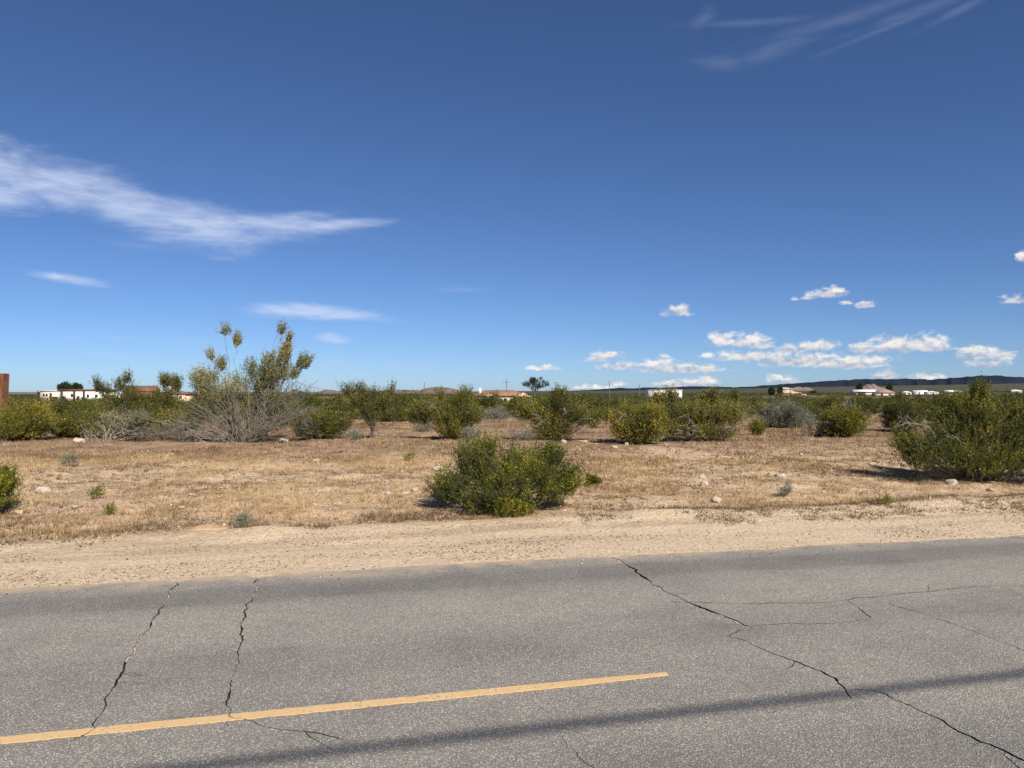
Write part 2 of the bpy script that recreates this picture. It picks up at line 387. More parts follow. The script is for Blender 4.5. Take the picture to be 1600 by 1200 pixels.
# far off, plants are too small to tell apart
far = g.N('ShaderNodeVectorMath'); far.operation = 'LENGTH'; g.L(p, far.inputs[0])
fn = g.noise(p, 0.012, 6, 0.6)
fn2 = g.noise(p, 0.09, 4, 0.65)
fc = g.ramp(g.math('ADD', g.math('MULTIPLY', fn, 0.6), g.math('MULTIPLY', fn2, 0.4)), [(0.35, (0.038, 0.046, 0.026)), (0.52, (0.066, 0.070, 0.043)), (0.70, (0.14, 0.118, 0.082))])
col = g.mix(g.smap(far.outputs['Value'], 130, 700), col, fc)
g.color(col)
h = g.math('ADD', g.math('MULTIPLY', fine, 0.7), g.math('ADD', g.math('MULTIPLY', grit, 0.25), g.math('MULTIPLY', pebm, 0.25)))
g.bump(h, 1.0, 0.05)
ground = link('ground', fast_mesh('ground', np.stack([GX, GY, GZ], -1).reshape(-1, 3), Q, g.m, True))
tag(ground, 'dry sandy desert ground with straw coloured grass', kind='structure')

# ---------------------------------------------------------------- road
a = Mat('old_asphalt', 0.88, 0.25)
p = a.pos()
pr = a.mapping(p, -R(14.04))
sep = a.N('ShaderNodeSeparateXYZ'); a.L(pr, sep.inputs[0]); tcoord = sep.outputs[1]
vc = a.N('ShaderNodeSeparateColor'); a.L(a.voronoi(p, 108, 'F1', 'Color'), vc.inputs[0])
vd = a.voronoi(p, 108)
stone = a.ramp(vc.outputs[0], [(0.0, (0.20, 0.187, 0.168)), (0.35, (0.31, 0.288, 0.256)), (0.75, (0.385, 0.357, 0.315)), (0.93, (0.50, 0.46, 0.40)), (1.0, (0.64, 0.59, 0.51))])
gap = a.smap(vd, 0.28, 0.55)
col = a.mix(gap, stone, (0.165, 0.154, 0.138))
mott = a.noise(p, 1.1, 6, 0.65)
col = a.mix(1.0, col, a.ramp(mott, [(0.28, (0.82, 0.82, 0.84)), (0.5, (1.0, 1.0, 1.0)), (0.72, (1.13, 1.12, 1.09))]), 'MULTIPLY')
st_ = a.noise(a.mapping(pr, 0, (0.12, 1.0, 1)), 1.6, 5, 0.6)
tj = a.math('ADD', tcoord, a.math('MULTIPLY', a.math('SUBTRACT', st_, 0.5), 0.7))
def band(c, w): return a.math('SUBTRACT', 1.0, a.smap(a.math('ABSOLUTE', a.math('SUBTRACT', tj, c)), w*0.35, w))
worn = a.math('MAXIMUM', a.math('MULTIPLY', band(6.75, 0.40), 1.0), a.math('MULTIPLY', band(2.9, 0.7), 0.7))
worn = a.math('MAXIMUM', worn, a.math('MULTIPLY', band(4.95, 0.35), 0.35))
pale = band(5.85, 0.55)
col = a.mix(a.math('MULTIPLY', worn, 0.75), col, a.mix(1.0, col, (0.66, 0.67, 0.70), 'MULTIPLY'))
col = a.mix(a.math('MULTIPLY', pale, 0.6), col, a.mix(1.0, col, (1.16, 1.15, 1.13), 'MULTIPLY'))
st2 = a.noise(a.mapping(pr, 0, (0.35, 1.0, 1), (5, 2, 0)), 3.1, 4, 0.55)
col = a.mix(a.smap(st2, 0.60, 0.78, 0, 0.5), col, a.mix(1.0, col, (0.6, 0.6, 0.6), 'MULTIPLY'))
dust = a.smap(a.math('ADD', tcoord, a.math('MULTIPLY', a.math('SUBTRACT', a.noise(p, 3.2, 6, 0.7), 0.5), 1.1)), 7.12, 7.50)
col = a.mix(a.math('MULTIPLY', dust, 0.75), col, (0.42, 0.32, 0.22))
a.color(col)
a.bump(a.math('SUBTRACT', 1.0, vd), 0.55, 0.006)
asphalt = a.m

rng = np.random.default_rng(11)
edge = [(-150, 7.46), (-8, 7.47)]
s_ = -7.9
while s_ < 16:
    b0 = np.interp(s_, [-8, -1.3, 0, 2.5, 3.0, 5, 8, 16], [7.48, 7.45, 7.47, 7.45, 7.40, 7.355, 7.31, 7.20])
    t_ = b0+0.06*(vnoise(s_*3.1, 1.7)-0.5)+0.06*(vnoise(s_*0.9, 8.2)-0.5)+rng.uniform(-0.006, 0.006)
    if abs(s_+1.23) < 0.09: t_ -= 0.16*(1-abs(s_+1.23)/0.09)
    if -0.62 < s_ < -0.44: t_ -= 0.10
    edge.append((s_, float(t_))); s_ += rng.uniform(0.05, 0.11)
edge += [(17, 7.2), (150, 7.2)]
outline = [xy(*e) for e in edge]+[xy(150, 1.05), xy(-150, 1.05)]
bm = bmesh.new()
top = [bm.verts.new((x, y, 0.0)) for x, y in outline]
bot = [bm.verts.new((x, y, -0.14)) for x, y in outline]
bm.faces.new(top[::-1])
bm.faces.new(bot)
for i in range(len(top)):
    j = (i+1) % len(top)
    bm.faces.new((top[i], top[j], bot[j], bot[i]))
bmesh.ops.recalc_face_normals(bm, faces=bm.faces)
me = bpy.data.meshes.new('road'); bm.to_mesh(me); bm.free()
me.materials.append(asphalt)
road = tag(link('road', me), 'cracked grey two lane asphalt road', kind='structure')

CRACKS = [   # (points on the road, mean width, wander)
 ([(0.97, 7.98), (1.02, 7.85), (1.14, 7.43), (1.21, 6.92), (1.30, 6.48), (1.45, 6.09), (1.59, 5.80), (1.72, 5.50)], 0.03),
 ([(1.64, 5.47), (1.50, 5.33), (1.59, 5.23), (1.67, 5.00), (1.80, 4.81), (1.90, 4.55), (1.92, 4.39), (1.88, 4.25)], 0.015),
 ([(1.93, 4.38), (2.09, 4.33), (2.15, 4.17), (2.21, 3.96), (2.28, 3.75), (2.40, 3.40), (2.5, 3.0)], 0.016),
 ([(1.27, 6.20), (1.64, 6.15), (2.05, 6.15), (2.53, 6.18), (2.78, 6.28), (3.21, 6.42), (3.73, 6.58), (4.19, 6.71), (4.85, 6.63)], 0.0145),
 ([(2.73, 6.25), (2.70, 6.01), (2.68, 5.75)], 0.01),
 ([(1.74, 5.56), (1.96, 5.61), (2.34, 5.62), (2.67, 5.72)], 0.01),
 ([(2.99, 6.18), (3.13, 5.87), (3.21, 5.67), (3.26, 5.44), (3.31, 5.23), (3.42, 4.80)], 0.01),
 ([(-3.03, 7.08), (-2.99, 6.90), (-2.82, 6.28), (-2.66, 5.75), (-2.55, 5.23), (-2.40, 4.81), (-2.29, 4.44), (-2.20, 4.17), (-2.10, 3.87), (-2.13, 3.74)], 0.0135),
 ([(-2.37, 7.28), (-2.34, 7.10), (-2.17, 6.48), (-2.03, 5.83), (-1.85, 5.23), (-1.70, 4.75), (-1.59, 4.34), (-1.49, 4.04), (-1.41, 3.99), (-1.20, 3.89), (-1.03, 3.85), (-0.81, 3.75)], 0.013),
 ([(0.25, 3.80), (0.28, 3.68), (0.31, 3.55), (0.40, 3.38), (0.5, 3.1)], 0.01),
 ([(5.73, 9.02), (5.86, 8.80), (6.09, 8.50), (6.4, 8.2)], 0.02),
 ([(1.34, 4.07), (1.60, 4.18), (1.87, 4.24), (2.07, 4.22)], 0.008),
]
def jag(pts, step, amp, seed):
    P = np.array(pts); seg = np.r_[0, np.cumsum(np.linalg.norm(np.diff(P, axis=0), axis=1))]
    u = np.linspace(0, seg[-1], max(4, int(seg[-1]/step)))
    X = np.stack([np.interp(u, seg, P[:, k]) for k in (0, 1)], 1)
    d = unit(np.gradient(X, axis=0)); nrm = np.stack([-d[:, 1], d[:, 0]], 1)
    r = np.random.default_rng(seed)
    off = amp*((vnoise(u*9+seed*13.7, seed*3.1)-0.5)*2+(vnoise(u*31+seed*5.1, seed*7.7)-0.5)*0.9)
    off[0] *= 0.2; off[-1] *= 0.2
    return X+nrm*off[:, None], nrm, r, u
rs = np.random.default_rng(31)
for k in (0, 1, 2, 7, 8, 3):                        # fine cracks that leave the long ones
    pts = CRACKS[k][0]
    for _ in range(5 if k in (7, 8) else 3):
        i = int(rs.integers(1, len(pts)-1)); f = rs.random()
        q = np.array(pts[i])*(1-f)+np.array(pts[i+1])*f
        d = np.array(pts[i+1])-np.array(pts[i]); an = math.atan2(d[1], d[0])+rs.choice([-1, 1])*rs.uniform(0.5, 1.4)
        ln = rs.uniform(0.08, 0.30); e = q+ln*np.array([math.cos(an), math.sin(an)])
        CRACKS.append(([tuple(q), tuple((q+e)/2+rs.normal(0, 0.02, 2)), tuple(e)], 0.0055))
bm = bmesh.new(); fills = []
for k, (pts, w) in enumerate(CRACKS):
    X, nrm, r, u = jag(pts, 0.03, 0.020, k+1)
    half = 0.5*w*(0.12+1.75*vnoise(u*11+k*9, k*1.3)*vnoise(u*2.3+k*5, 7.7+k)*1.6); half = np.minimum(half, 0.52*w)+r.uniform(0, 0.001, len(u))
    half[0] = half[-1] = 0.0012
    A = X+nrm*half[:, None]; B = X-nrm*half[:, None]
    ring = [bm.verts.new((x, y, 0.02)) for x, y in A]+[bm.verts.new((x, y, 0.02)) for x, y in B[::-1]]
    low = [bm.verts.new((v.co.x, v.co.y, -0.028)) for v in ring]
    nn = len(A)
    for i in range(nn-1):                        # quads top and bottom, then the sides
        j0, j1 = 2*nn-1-i, 2*nn-2-i
        bm.faces.new((ring[i], ring[i+1], ring[j1], ring[j0]))
        bm.faces.new((low[i], low[j0], low[j1], low[i+1]))
    for i in range(2*nn):
        j = (i+1) % (2*nn)
        bm.faces.new((ring[i], low[i], low[j], ring[j]))
    fills.append((X, nrm, half, u, k))
bmesh.ops.recalc_face_normals(bm, faces=bm.faces)
me = bpy.data.meshes.new('crack_cutter'); bm.to_mesh(me); bm.free()
me.materials.append(grain('crack_dirt', (0.050, 0.043, 0.036), 0.4, 20))
cut = link('crack_cutter', me)
def carve(o):
    md = o.modifiers.new('cracks', 'BOOLEAN'); md.operation = 'DIFFERENCE'; md.solver = 'EXACT'; md.use_self = True; md.material_mode = 'TRANSFER'; md.object = cut
    dg = bpy.context.evaluated_depsgraph_get()
    new = bpy.data.meshes.new_from_object(o.evaluated_get(dg))
    o.modifiers.clear()
    if len(new.polygons) > 20: o.data = new
# yellow dash, a thin film of paint on the asphalt
yl = Mat('yellow_paint', 0.75, 0.3)
p = yl.pos()
wear = yl.noise(p, 55, 5, 0.7); w2 = yl.noise(p, 5, 4, 0.6)
yc = yl.ramp(w2, [(0.3, (0.52, 0.345, 0.165)), (0.7, (0.60, 0.41, 0.21))])
chip = yl.math('ADD', wear, yl.math('MULTIPLY', yl.math('SUBTRACT', w2, 0.5), 0.35))
yl.color(yl.mix(yl.smap(chip, 0.54, 0.65), yc, (0.30, 0.255, 0.20)))
yl.bump(yl.voronoi(p, 95), 0.35, 0.004)
bm = bmesh.new()
sl = np.arange(-3.2, 2.05, 0.03)
lo = [xy(s, 4.190+0.010*(vnoise(s*40, 2.2)-0.5)+0.016*smooth(1.3, 2.05, s)+0.02*(s+0.5)/3) for s in sl]
hi = [xy(s, 4.272+0.010*(vnoise(s*40, 9.2)-0.5)-0.016*smooth(1.3, 2.05, s)+0.02*(s+0.5)/3) for s in sl]
tv = [[bm.verts.new((x, y, z)) for x, y in lo+hi[::-1]] for z in (0.002, 0.006)]
nl = len(lo)
for i in range(nl-1):
    j0, j1 = 2*nl-1-i, 2*nl-2-i
    bm.faces.new((tv[1][i], tv[1][i+1], tv[1][j1], tv[1][j0]))
    bm.faces.new((tv[0][i], tv[0][j0], tv[0][j1], tv[0][i+1]))
for i in range(2*nl):
    j = (i+1) % (2*nl)
    bm.faces.new((tv[1][i], tv[0][i], tv[0][j], tv[1][j]))
bmesh.ops.recalc_face_normals(bm, faces=bm.faces)
me = bpy.data.meshes.new('centre_line'); bm.to_mesh(me); bm.free(); me.materials.append(yl.m)
line = link('centre_line', me, road)
line['label'] = 'worn yellow painted dash along the middle of the road'
carve(road); carve(line)
bpy.data.objects.remove(cut)
# sand and weeds that have blown into the cracks
for X, nrm, half, u, k in fills:
    if k not in (0, 1, 2, 7, 8, 10): continue
    lim = {0: 0.56, 1: 0.68, 2: 0.7, 7: 0.55, 8: 0.60, 10: 0.5}[k]
    f = vnoise(u*3.3+k*17, 4.4) > lim
    V, F = [], []
    for i in range(len(u)-1):
        if f[i] and f[i+1]:
            o = len(V)
            for q in (i, i+1):
                wq = half[q]*0.8
                V += [(*(X[q]+nrm[q]*wq), -0.004-0.006*vnoise(u[q]*20, k)), (*(X[q]-nrm[q]*wq), -0.004-0.006*vnoise(u[q]*20, k+3))]
            F.append((o, o+1, o+3, o+2))
    if F:
        me = fast_mesh('crack_sand', np.array(V), np.array(F), g.m)
        tag(link('crack_sand', me, road), kind='stuff')

# ---------------------------------------------------------------- hills
def hill_mat(name, stops, sc):
    h = Mat(name, 0.95, 0.05); p = h.pos()
    n = h.noise(p, sc, 8, 0.65); n2 = h.noise(p, sc*9, 5, 0.65)
    h.color(h.ramp(h.math('ADD', h.math('MULTIPLY', n, 0.55), h.math('MULTIPLY', n2, 0.45)), stops))
    h.bump(n2, 0.6, 14)
    return h.m
def hills(name, label, dist, depth, ridge, foot, mat, seed, rough):
    """a ridge whose skyline (azimuth in degrees, height in metres) stands dist metres off"""
    az = np.radians(np.arange(ridge[0][0], ridge[-1][0]+0.01, 0.12))
    hz = np.interp(np.degrees(az), [r[0] for r in ridge], [r[1] for r in ridge])
    k = np.linspace(0, 1, 40)
    A, K = np.meshgrid(az, k, indexing='ij')
    prof = np.where(K < 0.55, np.sin(np.clip(K/0.55, 0, 1)*math.pi/2)**1.3, np.cos((K-0.55)/0.45*math.pi/2)**1.2)
    D = dist+(K-0.55)*depth
    gul = np.abs(vnoise(np.degrees(A)*2.1+seed, K*3+seed)-0.5)*2+0.5*np.abs(vnoise(np.degrees(A)*5.3+seed, K*6)-0.5)
    X = D*np.sin(A); Y = D*np.cos(A)
    Z = foot+(hz[:, None]-foot)*prof*(1-rough*gul*np.clip(1-np.abs(prof-0.5)*1.4, 0.12, 1)*0.55)-30*(K > 0.97)-30*(K < 0.02)
    n, m = A.shape; idx = np.arange(n*m).reshape(n, m)
    Q = np.stack([idx[:-1, :-1], idx[1:, :-1], idx[1:, 1:], idx[:-1, 1:]], -1).reshape(-1, 4)
    o = link(name, fast_mesh(name, np.stack([X, Y, Z], -1).reshape(-1, 3), Q, mat, True))
    return tag(o, label, kind='structure')
HILL_BROWN = hill_mat('brown_hill', [(0.35, (0.10, 0.078, 0.07)), (0.5, (0.17, 0.13, 0.115)), (0.65, (0.26, 0.20, 0.17))], 0.004)
HILL_DARK = hill_mat('cloud_shaded_hill', [(0.3, (0.010, 0.014, 0.025)), (0.5, (0.016, 0.022, 0.037)), (0.7, (0.027, 0.034, 0.050))], 0.004)  # cloud shadow and blue distance haze are put into this base colour
hills('hills', 'low brown desert hills far off above the scrub', 6000, 2200,
      [(-39.81, -6.0), (-30.26, -11.3), (-22.62, -12.1), (-17.57, -15.4), (-16.26, -10.3), (-15.82, 13.3), (-15.29, -15.6), (-14.04, -3.2), (-13.59, 14.9), (-12.77, -1.2), (-12.32, 10.0), (-11.31, 2.7), (-9.93, -1.2), (-8.53, 10.1), (-6.89, 5.2), (-6.28, 26.6), (-5.24, 32.6), (-4.76, 30.6), (-3.81, -1.3), (-2.62, -14.3), (0.0, -16.3), (3.81, -22)], -30, HILL_BROWN, 3.3, 0.9)
hills('hills', 'long dark blue ridge on the horizon, cloud shadow painted in', 7500, 2600,
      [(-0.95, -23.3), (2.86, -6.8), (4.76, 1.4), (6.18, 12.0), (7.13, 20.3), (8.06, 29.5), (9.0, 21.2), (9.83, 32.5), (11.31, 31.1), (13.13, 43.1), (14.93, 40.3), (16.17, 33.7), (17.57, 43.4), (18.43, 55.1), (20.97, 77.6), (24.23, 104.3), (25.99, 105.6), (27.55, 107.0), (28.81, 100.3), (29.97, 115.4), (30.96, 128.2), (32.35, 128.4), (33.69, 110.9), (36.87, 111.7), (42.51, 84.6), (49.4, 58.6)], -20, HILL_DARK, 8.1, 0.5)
def knoll(x, y, w, hgt, label):
    r = np.linspace(0, 1, 14); th = np.linspace(0, 2*math.pi, 40, endpoint=False)
    Rr, Th = np.meshgrid(r, th, indexing='ij')
    X = Rr*w*np.cos(Th); Y = Rr*w*0.5*np.sin(Th)
    Z = hgt*np.cos(Rr*math.pi/2)**1.4*(0.75+0.6*vnoise(X/w*7+x, Y/w*7))-2*(Rr > 0.95)
    n, m = X.shape; idx = np.arange(n*m).reshape(n, m); jx = np.roll(idx, -1, 1)
    Q = np.stack([idx[:-1], idx[1:], jx[1:], jx[:-1]], -1).reshape(-1, 4)
    o = link('hill', fast_mesh('hill', np.stack([X, Y, Z], -1).reshape(-1, 3), Q, HILL_BROWN, True), None, (x, y, float(ground_z(x, y))-1))
    tag(o, label, kind='structure')
knoll(713, 1900, 46, 9.5, 'small stony knoll behind the tan house')
knoll(700, 1500, 46, 13, 'small rocky hill behind the white roofed shed')

# ---------------------------------------------------------------- shrubs
def leaves(P, AX, L_, W_, rng):
    n = len(P)
    side = unit(np.cross(AX, rng.normal(size=(n, 3))))
    L = (L_*rng.uniform(0.6, 1.25, n))[:, None]; W = (W_*rng.uniform(0.7, 1.2, n))[:, None]
    V = np.stack([P, P+AX*L*0.45+side*W*0.5, P+AX*L, P+AX*L*0.45-side*W*0.5], 1).reshape(-1, 3)
    F = np.arange(4*n).reshape(n, 4)
    return V, F
def bush_mesh(seed, lobes, n_twig=900, per=12, leaf=(0.026, 0.013), n_main=10, n_sec=110, rad=0.016, base=0.10, cap=0.30, twig_len=0.20,
              tint=0.45, spread=0.5, wood=BARK, leafm=LEAF, bare=0, trunk=0.0, yellow=0.25, up=0.45, shell=0.28, droop=0):
    """branches and leaves of one shrub; lobes are (cx,cy,cz, rx,ry,rz, weight)"""
    rng = np.random.default_rng(seed)
    Lb = np.array(lobes, float); pw = Lb[:, 6]/Lb[:, 6].sum()
    def sample(n, ex):
        k = rng.choice(len(Lb), n, p=pw)
        d = unit(rng.normal(size=(n, 3))); r = rng.random(n)**ex*np.where(rng.random(n) < 0.16, rng.uniform(1.05, 1.5, n), 1.0)
        p = Lb[k, :3]+d*r[:, None]*Lb[k, 3:6]
        p[:, 2] = np.where(p[:, 2] < 0.04, 0.04+np.abs(p[:, 2])*0.35, p[:, 2])
        return p
    parts = []
    # main stems
    tgt = sample(n_main, 0.3)
    for k in range(min(len(Lb), n_main)): tgt[k] = Lb[k, :3]+Lb[k, 3:6]*rng.uniform(-0.4, 0.6, 3)
    tgt[:, 2] = np.maximum(tgt[:, 2], 0.08)
    b0 = np.zeros((n_main, 3)); ang = np.arctan2(tgt[:, 1], tgt[:, 0])+rng.normal(0, 0.4, n_main); rr = base*rng.random(n_main)**0.5
    b0[:, 0] = rr*np.cos(ang); b0[:, 1] = rr*np.sin(ang); b0[:, 2] = -0.05
    if trunk > 0:
        b1 = b0*0.6; b1[:, 2] = trunk
    else: b1 = b0
    m = 10; u = np.linspace(0, 1, m)[None, :, None]
    dv = tgt-b1
    ctrl = b1+dv*np.array([0.28, 0.28, 0.55])+rng.normal(0, 0.06, (n_main, 3))*np.linalg.norm(dv, axis=1)[:, None]
    main = (1-u)**2*b1[:, None]+2*u*(1-u)*ctrl[:, None]+u**2*tgt[:, None]
    wob = rng.normal(0, 0.022, main.shape)*np.linalg.norm(dv, axis=1)[:, None, None]; wob[:, 0] = 0
    main = main+wob
    if trunk > 0: main = np.concatenate([b0[:, None], main], 1); m += 1
    mr = rad*rng.uniform(0.6, 1.25, (n_main, 1))*np.linspace(1, 0.32, m)[None]
    parts.append(tubes(main, mr, 5))
    nodes = main[:, 3:].reshape(-1, 3)
    # secondary branches
    t2 = sample(n_sec, 0.32)
    dd = np.linalg.norm(t2[:, None]-nodes[None], axis=2)+np.where(nodes[None, :, 2] > t2[:, None, 2]+0.15, 0.5, 0)
    q = nodes[dd.argmin(1)]
    v = t2-q; ln = np.linalg.norm(v, axis=1)
    u5 = np.linspace(0, 1, 6)[None, :, None]
    c2 = q+v*0.5+rng.normal(0, 0.13, v.shape)*ln[:, None]
    sec = (1-u5)**2*q[:, None]+2*u5*(1-u5)*c2[:, None]+u5**2*t2[:, None]
    sec[:, 1:] += rng.normal(0, 0.03, sec[:, 1:].shape)*ln[:, None, None]
    parts.append(tubes(sec, rad*0.36*rng.uniform(0.6, 1.3, (n_sec, 1))*np.linspace(1, 0.4, 6)[None], 4))
    nodes2 = np.concatenate([main[:, 5:].reshape(-1, 3), sec[:, 2:].reshape(-1, 3)])
    # twigs
    n_twig = int(n_twig*1.35)
    p = np.concatenate([sample(n_twig-n_twig//3, shell), sample(n_twig//3, 0.7)])
    near = np.empty(n_twig, int)
    for i in range(0, n_twig, 800):
        near[i:i+800] = np.linalg.norm(p[i:i+800, None]-nodes2[None], axis=2).argmin(1)
    q = nodes2[near]; v = p-q; ln = np.linalg.norm(v, axis=1, keepdims=True)
    p = q+v*np.minimum(1, cap*rng.uniform(0.5, 1.5, (n_twig, 1))/np.maximum(ln, 1e-6))
    root = np.array([0, 0, -0.25*p[:, 2].max()])
    d = unit(unit(p-root)*1.0+rng.normal(0, 0.26, v.shape)+np.array([0, 0, up*0.5-droop]))
    tl = (twig_len*rng.uniform(0.5, 1.3, n_twig))[:, None]
    e = p+d*tl+rng.normal(0, 0.02, v.shape)
    tw = np.stack([q, (q+p)/2+rng.normal(0, 0.012, v.shape), p, p+d*tl*0.5+rng.normal(0, 0.01, v.shape), e], 1)
    parts.append(tubes(tw, rad*0.14*rng.uniform(0.7, 1.3, (n_twig, 1))*np.array([1, .9, .8, .6, .3])[None], 3))
    if bare:
        pb = sample(bare, 0.25); pb[:, 2] *= rng.uniform(0.3, 1, bare)
        nr = np.linalg.norm(pb[:, None]-nodes2[None], axis=2).argmin(1); q = nodes2[nr]; v = pb-q
        tb = q[:, None]+v[:, None]*u5*1.0+rng.normal(0, 0.05, (bare, 6, 3))*np.linalg.norm(v, axis=1)[:, None, None]*u5
        parts.append(tubes(tb, rad*0.22*rng.uniform(0.6, 1.4, (bare, 1))*np.linspace(1, 0.35, 6)[None], 3))
    V, F = merge(parts)
    wood_me = fast_mesh('branches', V, F, wood, True)
    leaf_me = None
    if per > 0:
        ct = np.clip(tint+rng.normal(0, spread*0.28, n_twig)+yellow*(vnoise(p[:, 0]*3+seed, p[:, 2]*3+p[:, 1]*2)-0.5), 0, 1)
        f = rng.uniform(-0.35, 1.05, (n_twig, per, 1))
        base_pt = np.where(f > 0, p[:, None]+(e-p)[:, None]*f, p[:, None]+(p-q_twig(tw))[:, None]*f)
        LP = (base_pt+rng.normal(0, leaf[0]*0.38, (n_twig, per, 3))).reshape(-1, 3)
        AX = unit(d[:, None]*0.7+rng.normal(0, 0.75, (n_twig, per, 3))+np.array([0, 0, 0.25])).reshape(-1, 3)
        keep = LP[:, 2] > 0.015
        tl_ = np.clip(np.repeat(ct, per)+rng.normal(0, 0.075, n_twig*per)+(rng.random(n_twig*per) < 0.012)*0.25, 0, 1)
        LP, AX, tl_ = LP[keep], AX[keep], tl_[keep]
        V, F = leaves(LP, AX, leaf[0], leaf[1], rng)
        leaf_me = fast_mesh('foliage', V, F, leafm, False, {'tint': np.repeat(tl_, 4)})
    return wood_me, leaf_me
def q_twig(tw): return tw[:, 0]
def place(name, meshes, x, y, rz, sc, label, cat, group=None, sz=1.0):
    e = empty(name, (x, y, float(ground_z(x, y))-0.01), rz)
    e.scale = (sc, sc, sc*sz)
    link('branches', meshes[0], e)
    if meshes[1] is not None: link('foliage', meshes[1], e)
    return tag(e, label, cat, group)

def dome(w, h, n, seed, low=0.12, ry=None, flat=0.9):
    """a ragged crown: a broad low body with bumps standing out of it"""
    r = np.random.default_rng(seed); ry = ry or w*0.45
    out = [(0, 0, h*0.42, w*0.40, ry*0.85, h*0.36, 2.0), (0, 0, h*0.18, w*0.36, ry*0.7, h*0.17, 1.3)]
    for k in range(n):
        a = r.uniform(0, 2*math.pi); d = r.uniform(0.35, 0.85)
        hx = r.uniform(0.10, 0.20)*w
        out.append((math.cos(a)*d*w*0.42, math.sin(a)*d*ry*0.85, h*r.uniform(0.25, 0.80)*(1.08-0.3*d), hx, hx, h*r.uniform(0.14, 0.28), r.uniform(0.3, 0.7)))
    return out

# the shrub by the verge, fresh green, with yellow patches
m = bush_mesh(21, [(-0.55, 0, 0.42, 0.40, 0.40, 0.32, 1.5), (-0.45, 0.1, 0.80, 0.26, 0.28, 0.26, 1.0), (-0.12, 0.0, 0.62, 0.34, 0.40, 0.34, 1.4), (0.18, -0.1, 0.45, 0.40, 0.45, 0.36, 1.6), (0.35, 0.1, 0.72, 0.34, 0.35, 0.26, 1.1),
    (0.62, 0.0, 0.42, 0.30, 0.35, 0.30, 1.1), (0.84, 0.0, 0.52, 0.14, 0.18, 0.24, 0.45), (-0.84, 0.05, 0.34, 0.20, 0.25, 0.20, 0.55), (0.62, 0.1, 0.86, 0.14, 0.16, 0.16, 0.35), (-0.2, -0.35, 0.22, 0.42, 0.22, 0.18, 1.0), (0.1, -0.55, 0.12, 0.25, 0.2, 0.10, 0.5), (-0.25, 0.1, 1.0, 0.14, 0.16, 0.10, 0.3)],
    2000, 30, (0.026, 0.013), 22, 300, 0.010, 0.16, 0.20, 0.21, 0.47, 0.6, BARK_DARK, LEAF_GREEN, 60, yellow=0.6)
place('creosote_bush', m, -0.07, 10.75, 0, 1.0, 'low broad bright green creosote bush on the verge just behind the gravel shoulder', 'bush', None, 0.88)
# the big one cut by the frame
m = bush_mesh(22, [(-0.9, -0.2, 0.50, 0.55, 0.5, 0.36, 1.5), (-1.25, 0, 0.72, 0.22, 0.25, 0.26, 0.5), (-0.35, 0.1, 0.85, 0.42, 0.5, 0.40, 1.4), (0.0, 0, 1.25, 0.30, 0.35, 0.34, 1.1), (0.06, 0.0, 1.68, 0.15, 0.16, 0.20, 0.5), (-0.28, 0.1, 1.42, 0.14, 0.15, 0.16, 0.35),
    (0.35, -0.2, 0.75, 0.55, 0.5, 0.45, 1.8), (0.95, 0, 0.85, 0.5, 0.55, 0.5, 1.5), (0.9, 0.1, 1.3, 0.4, 0.4, 0.28, 0.9), (-0.2, -0.5, 0.35, 0.55, 0.35, 0.26, 1.2), (0.75, -0.55, 0.35, 0.6, 0.35, 0.28, 1.2), (1.4, 0, 0.7, 0.4, 0.5, 0.45, 0.9)],
    3000, 28, (0.032, 0.016), 28, 420, 0.016, 0.25, 0.24, 0.26, 0.42, 0.6, BARK_DARK, LEAF_GREEN, 150, yellow=0.5)
right_bush = place('creosote_bush', m, 8.55, 14.15, 0, 1.0, 'large dark green creosote bush cut off by the frame edge, near the road', 'bush', None, 0.90)
m = bush_mesh(23, [(0, 0, 0.3, 0.30, 0.3, 0.26, 1), (0.1, 0, 0.46, 0.14, 0.14, 0.12, 0.4), (-0.3, 0, 0.3, 0.3, 0.3, 0.24, 0.8)], 480, 30, (0.026, 0.013), 9, 70, 0.010, 0.08, 0.2, 0.12, 0.55, 0.5, BARK_DARK, LEAF_GREEN, 20)
place('creosote_bush', m, -6.80, 10.1, 0, 1.0, 'small creosote bush peeking in beside two stones at the frame edge by the shoulder', 'bush')
# the tall, half bare one
m = bush_mesh(24, [(0.75, 0, 1.95, 0.40, 0.45, 0.45, 1.5), (1.05, 0, 2.45, 0.16, 0.18, 0.30, 0.55), (0.95, 0, 3.08, 0.12, 0.1, 0.09, 0.16), (1.15, 0, 2.85, 0.08, 0.1, 0.10, 0.10), (1.55, 0, 2.15, 0.20, 0.2, 0.14, 0.38), (1.30, 0, 1.85, 0.14, 0.15, 0.12, 0.2), (0.40, 0.1, 1.65, 0.35, 0.4, 0.35, 0.9),
    (-0.60, 0, 3.05, 0.16, 0.1, 0.09, 0.15), (-0.27, 0, 2.78, 0.10, 0.1, 0.13, 0.17), (-1.00, 0, 2.35, 0.12, 0.1, 0.10, 0.14), (-0.70, 0, 2.1, 0.14, 0.15, 0.14, 0.22), (-1.15, 0, 1.65, 0.42, 0.4, 0.34, 1.0), (-1.0, 0.1, 1.25, 0.5, 0.45, 0.3, 0.7), (-0.3, 0, 1.5, 0.4, 0.4, 0.3, 0.6), (0.1, 0, 2.0, 0.18, 0.2, 0.25, 0.25), (0.5, 0.2, 1.15, 0.5, 0.4, 0.3, 0.9), (-0.6, 0.3, 0.8, 0.8, 0.4, 0.4, 0.9), (0.5, 0.3, 0.6, 0.6, 0.4, 0.4, 0.8)],
    1900, 15, (0.045, 0.022), 80, 560, 0.014, 0.42, 0.28, 0.24, 0.48, 0.75, BARK, LEAF_PALE, 1400, yellow=0.55)
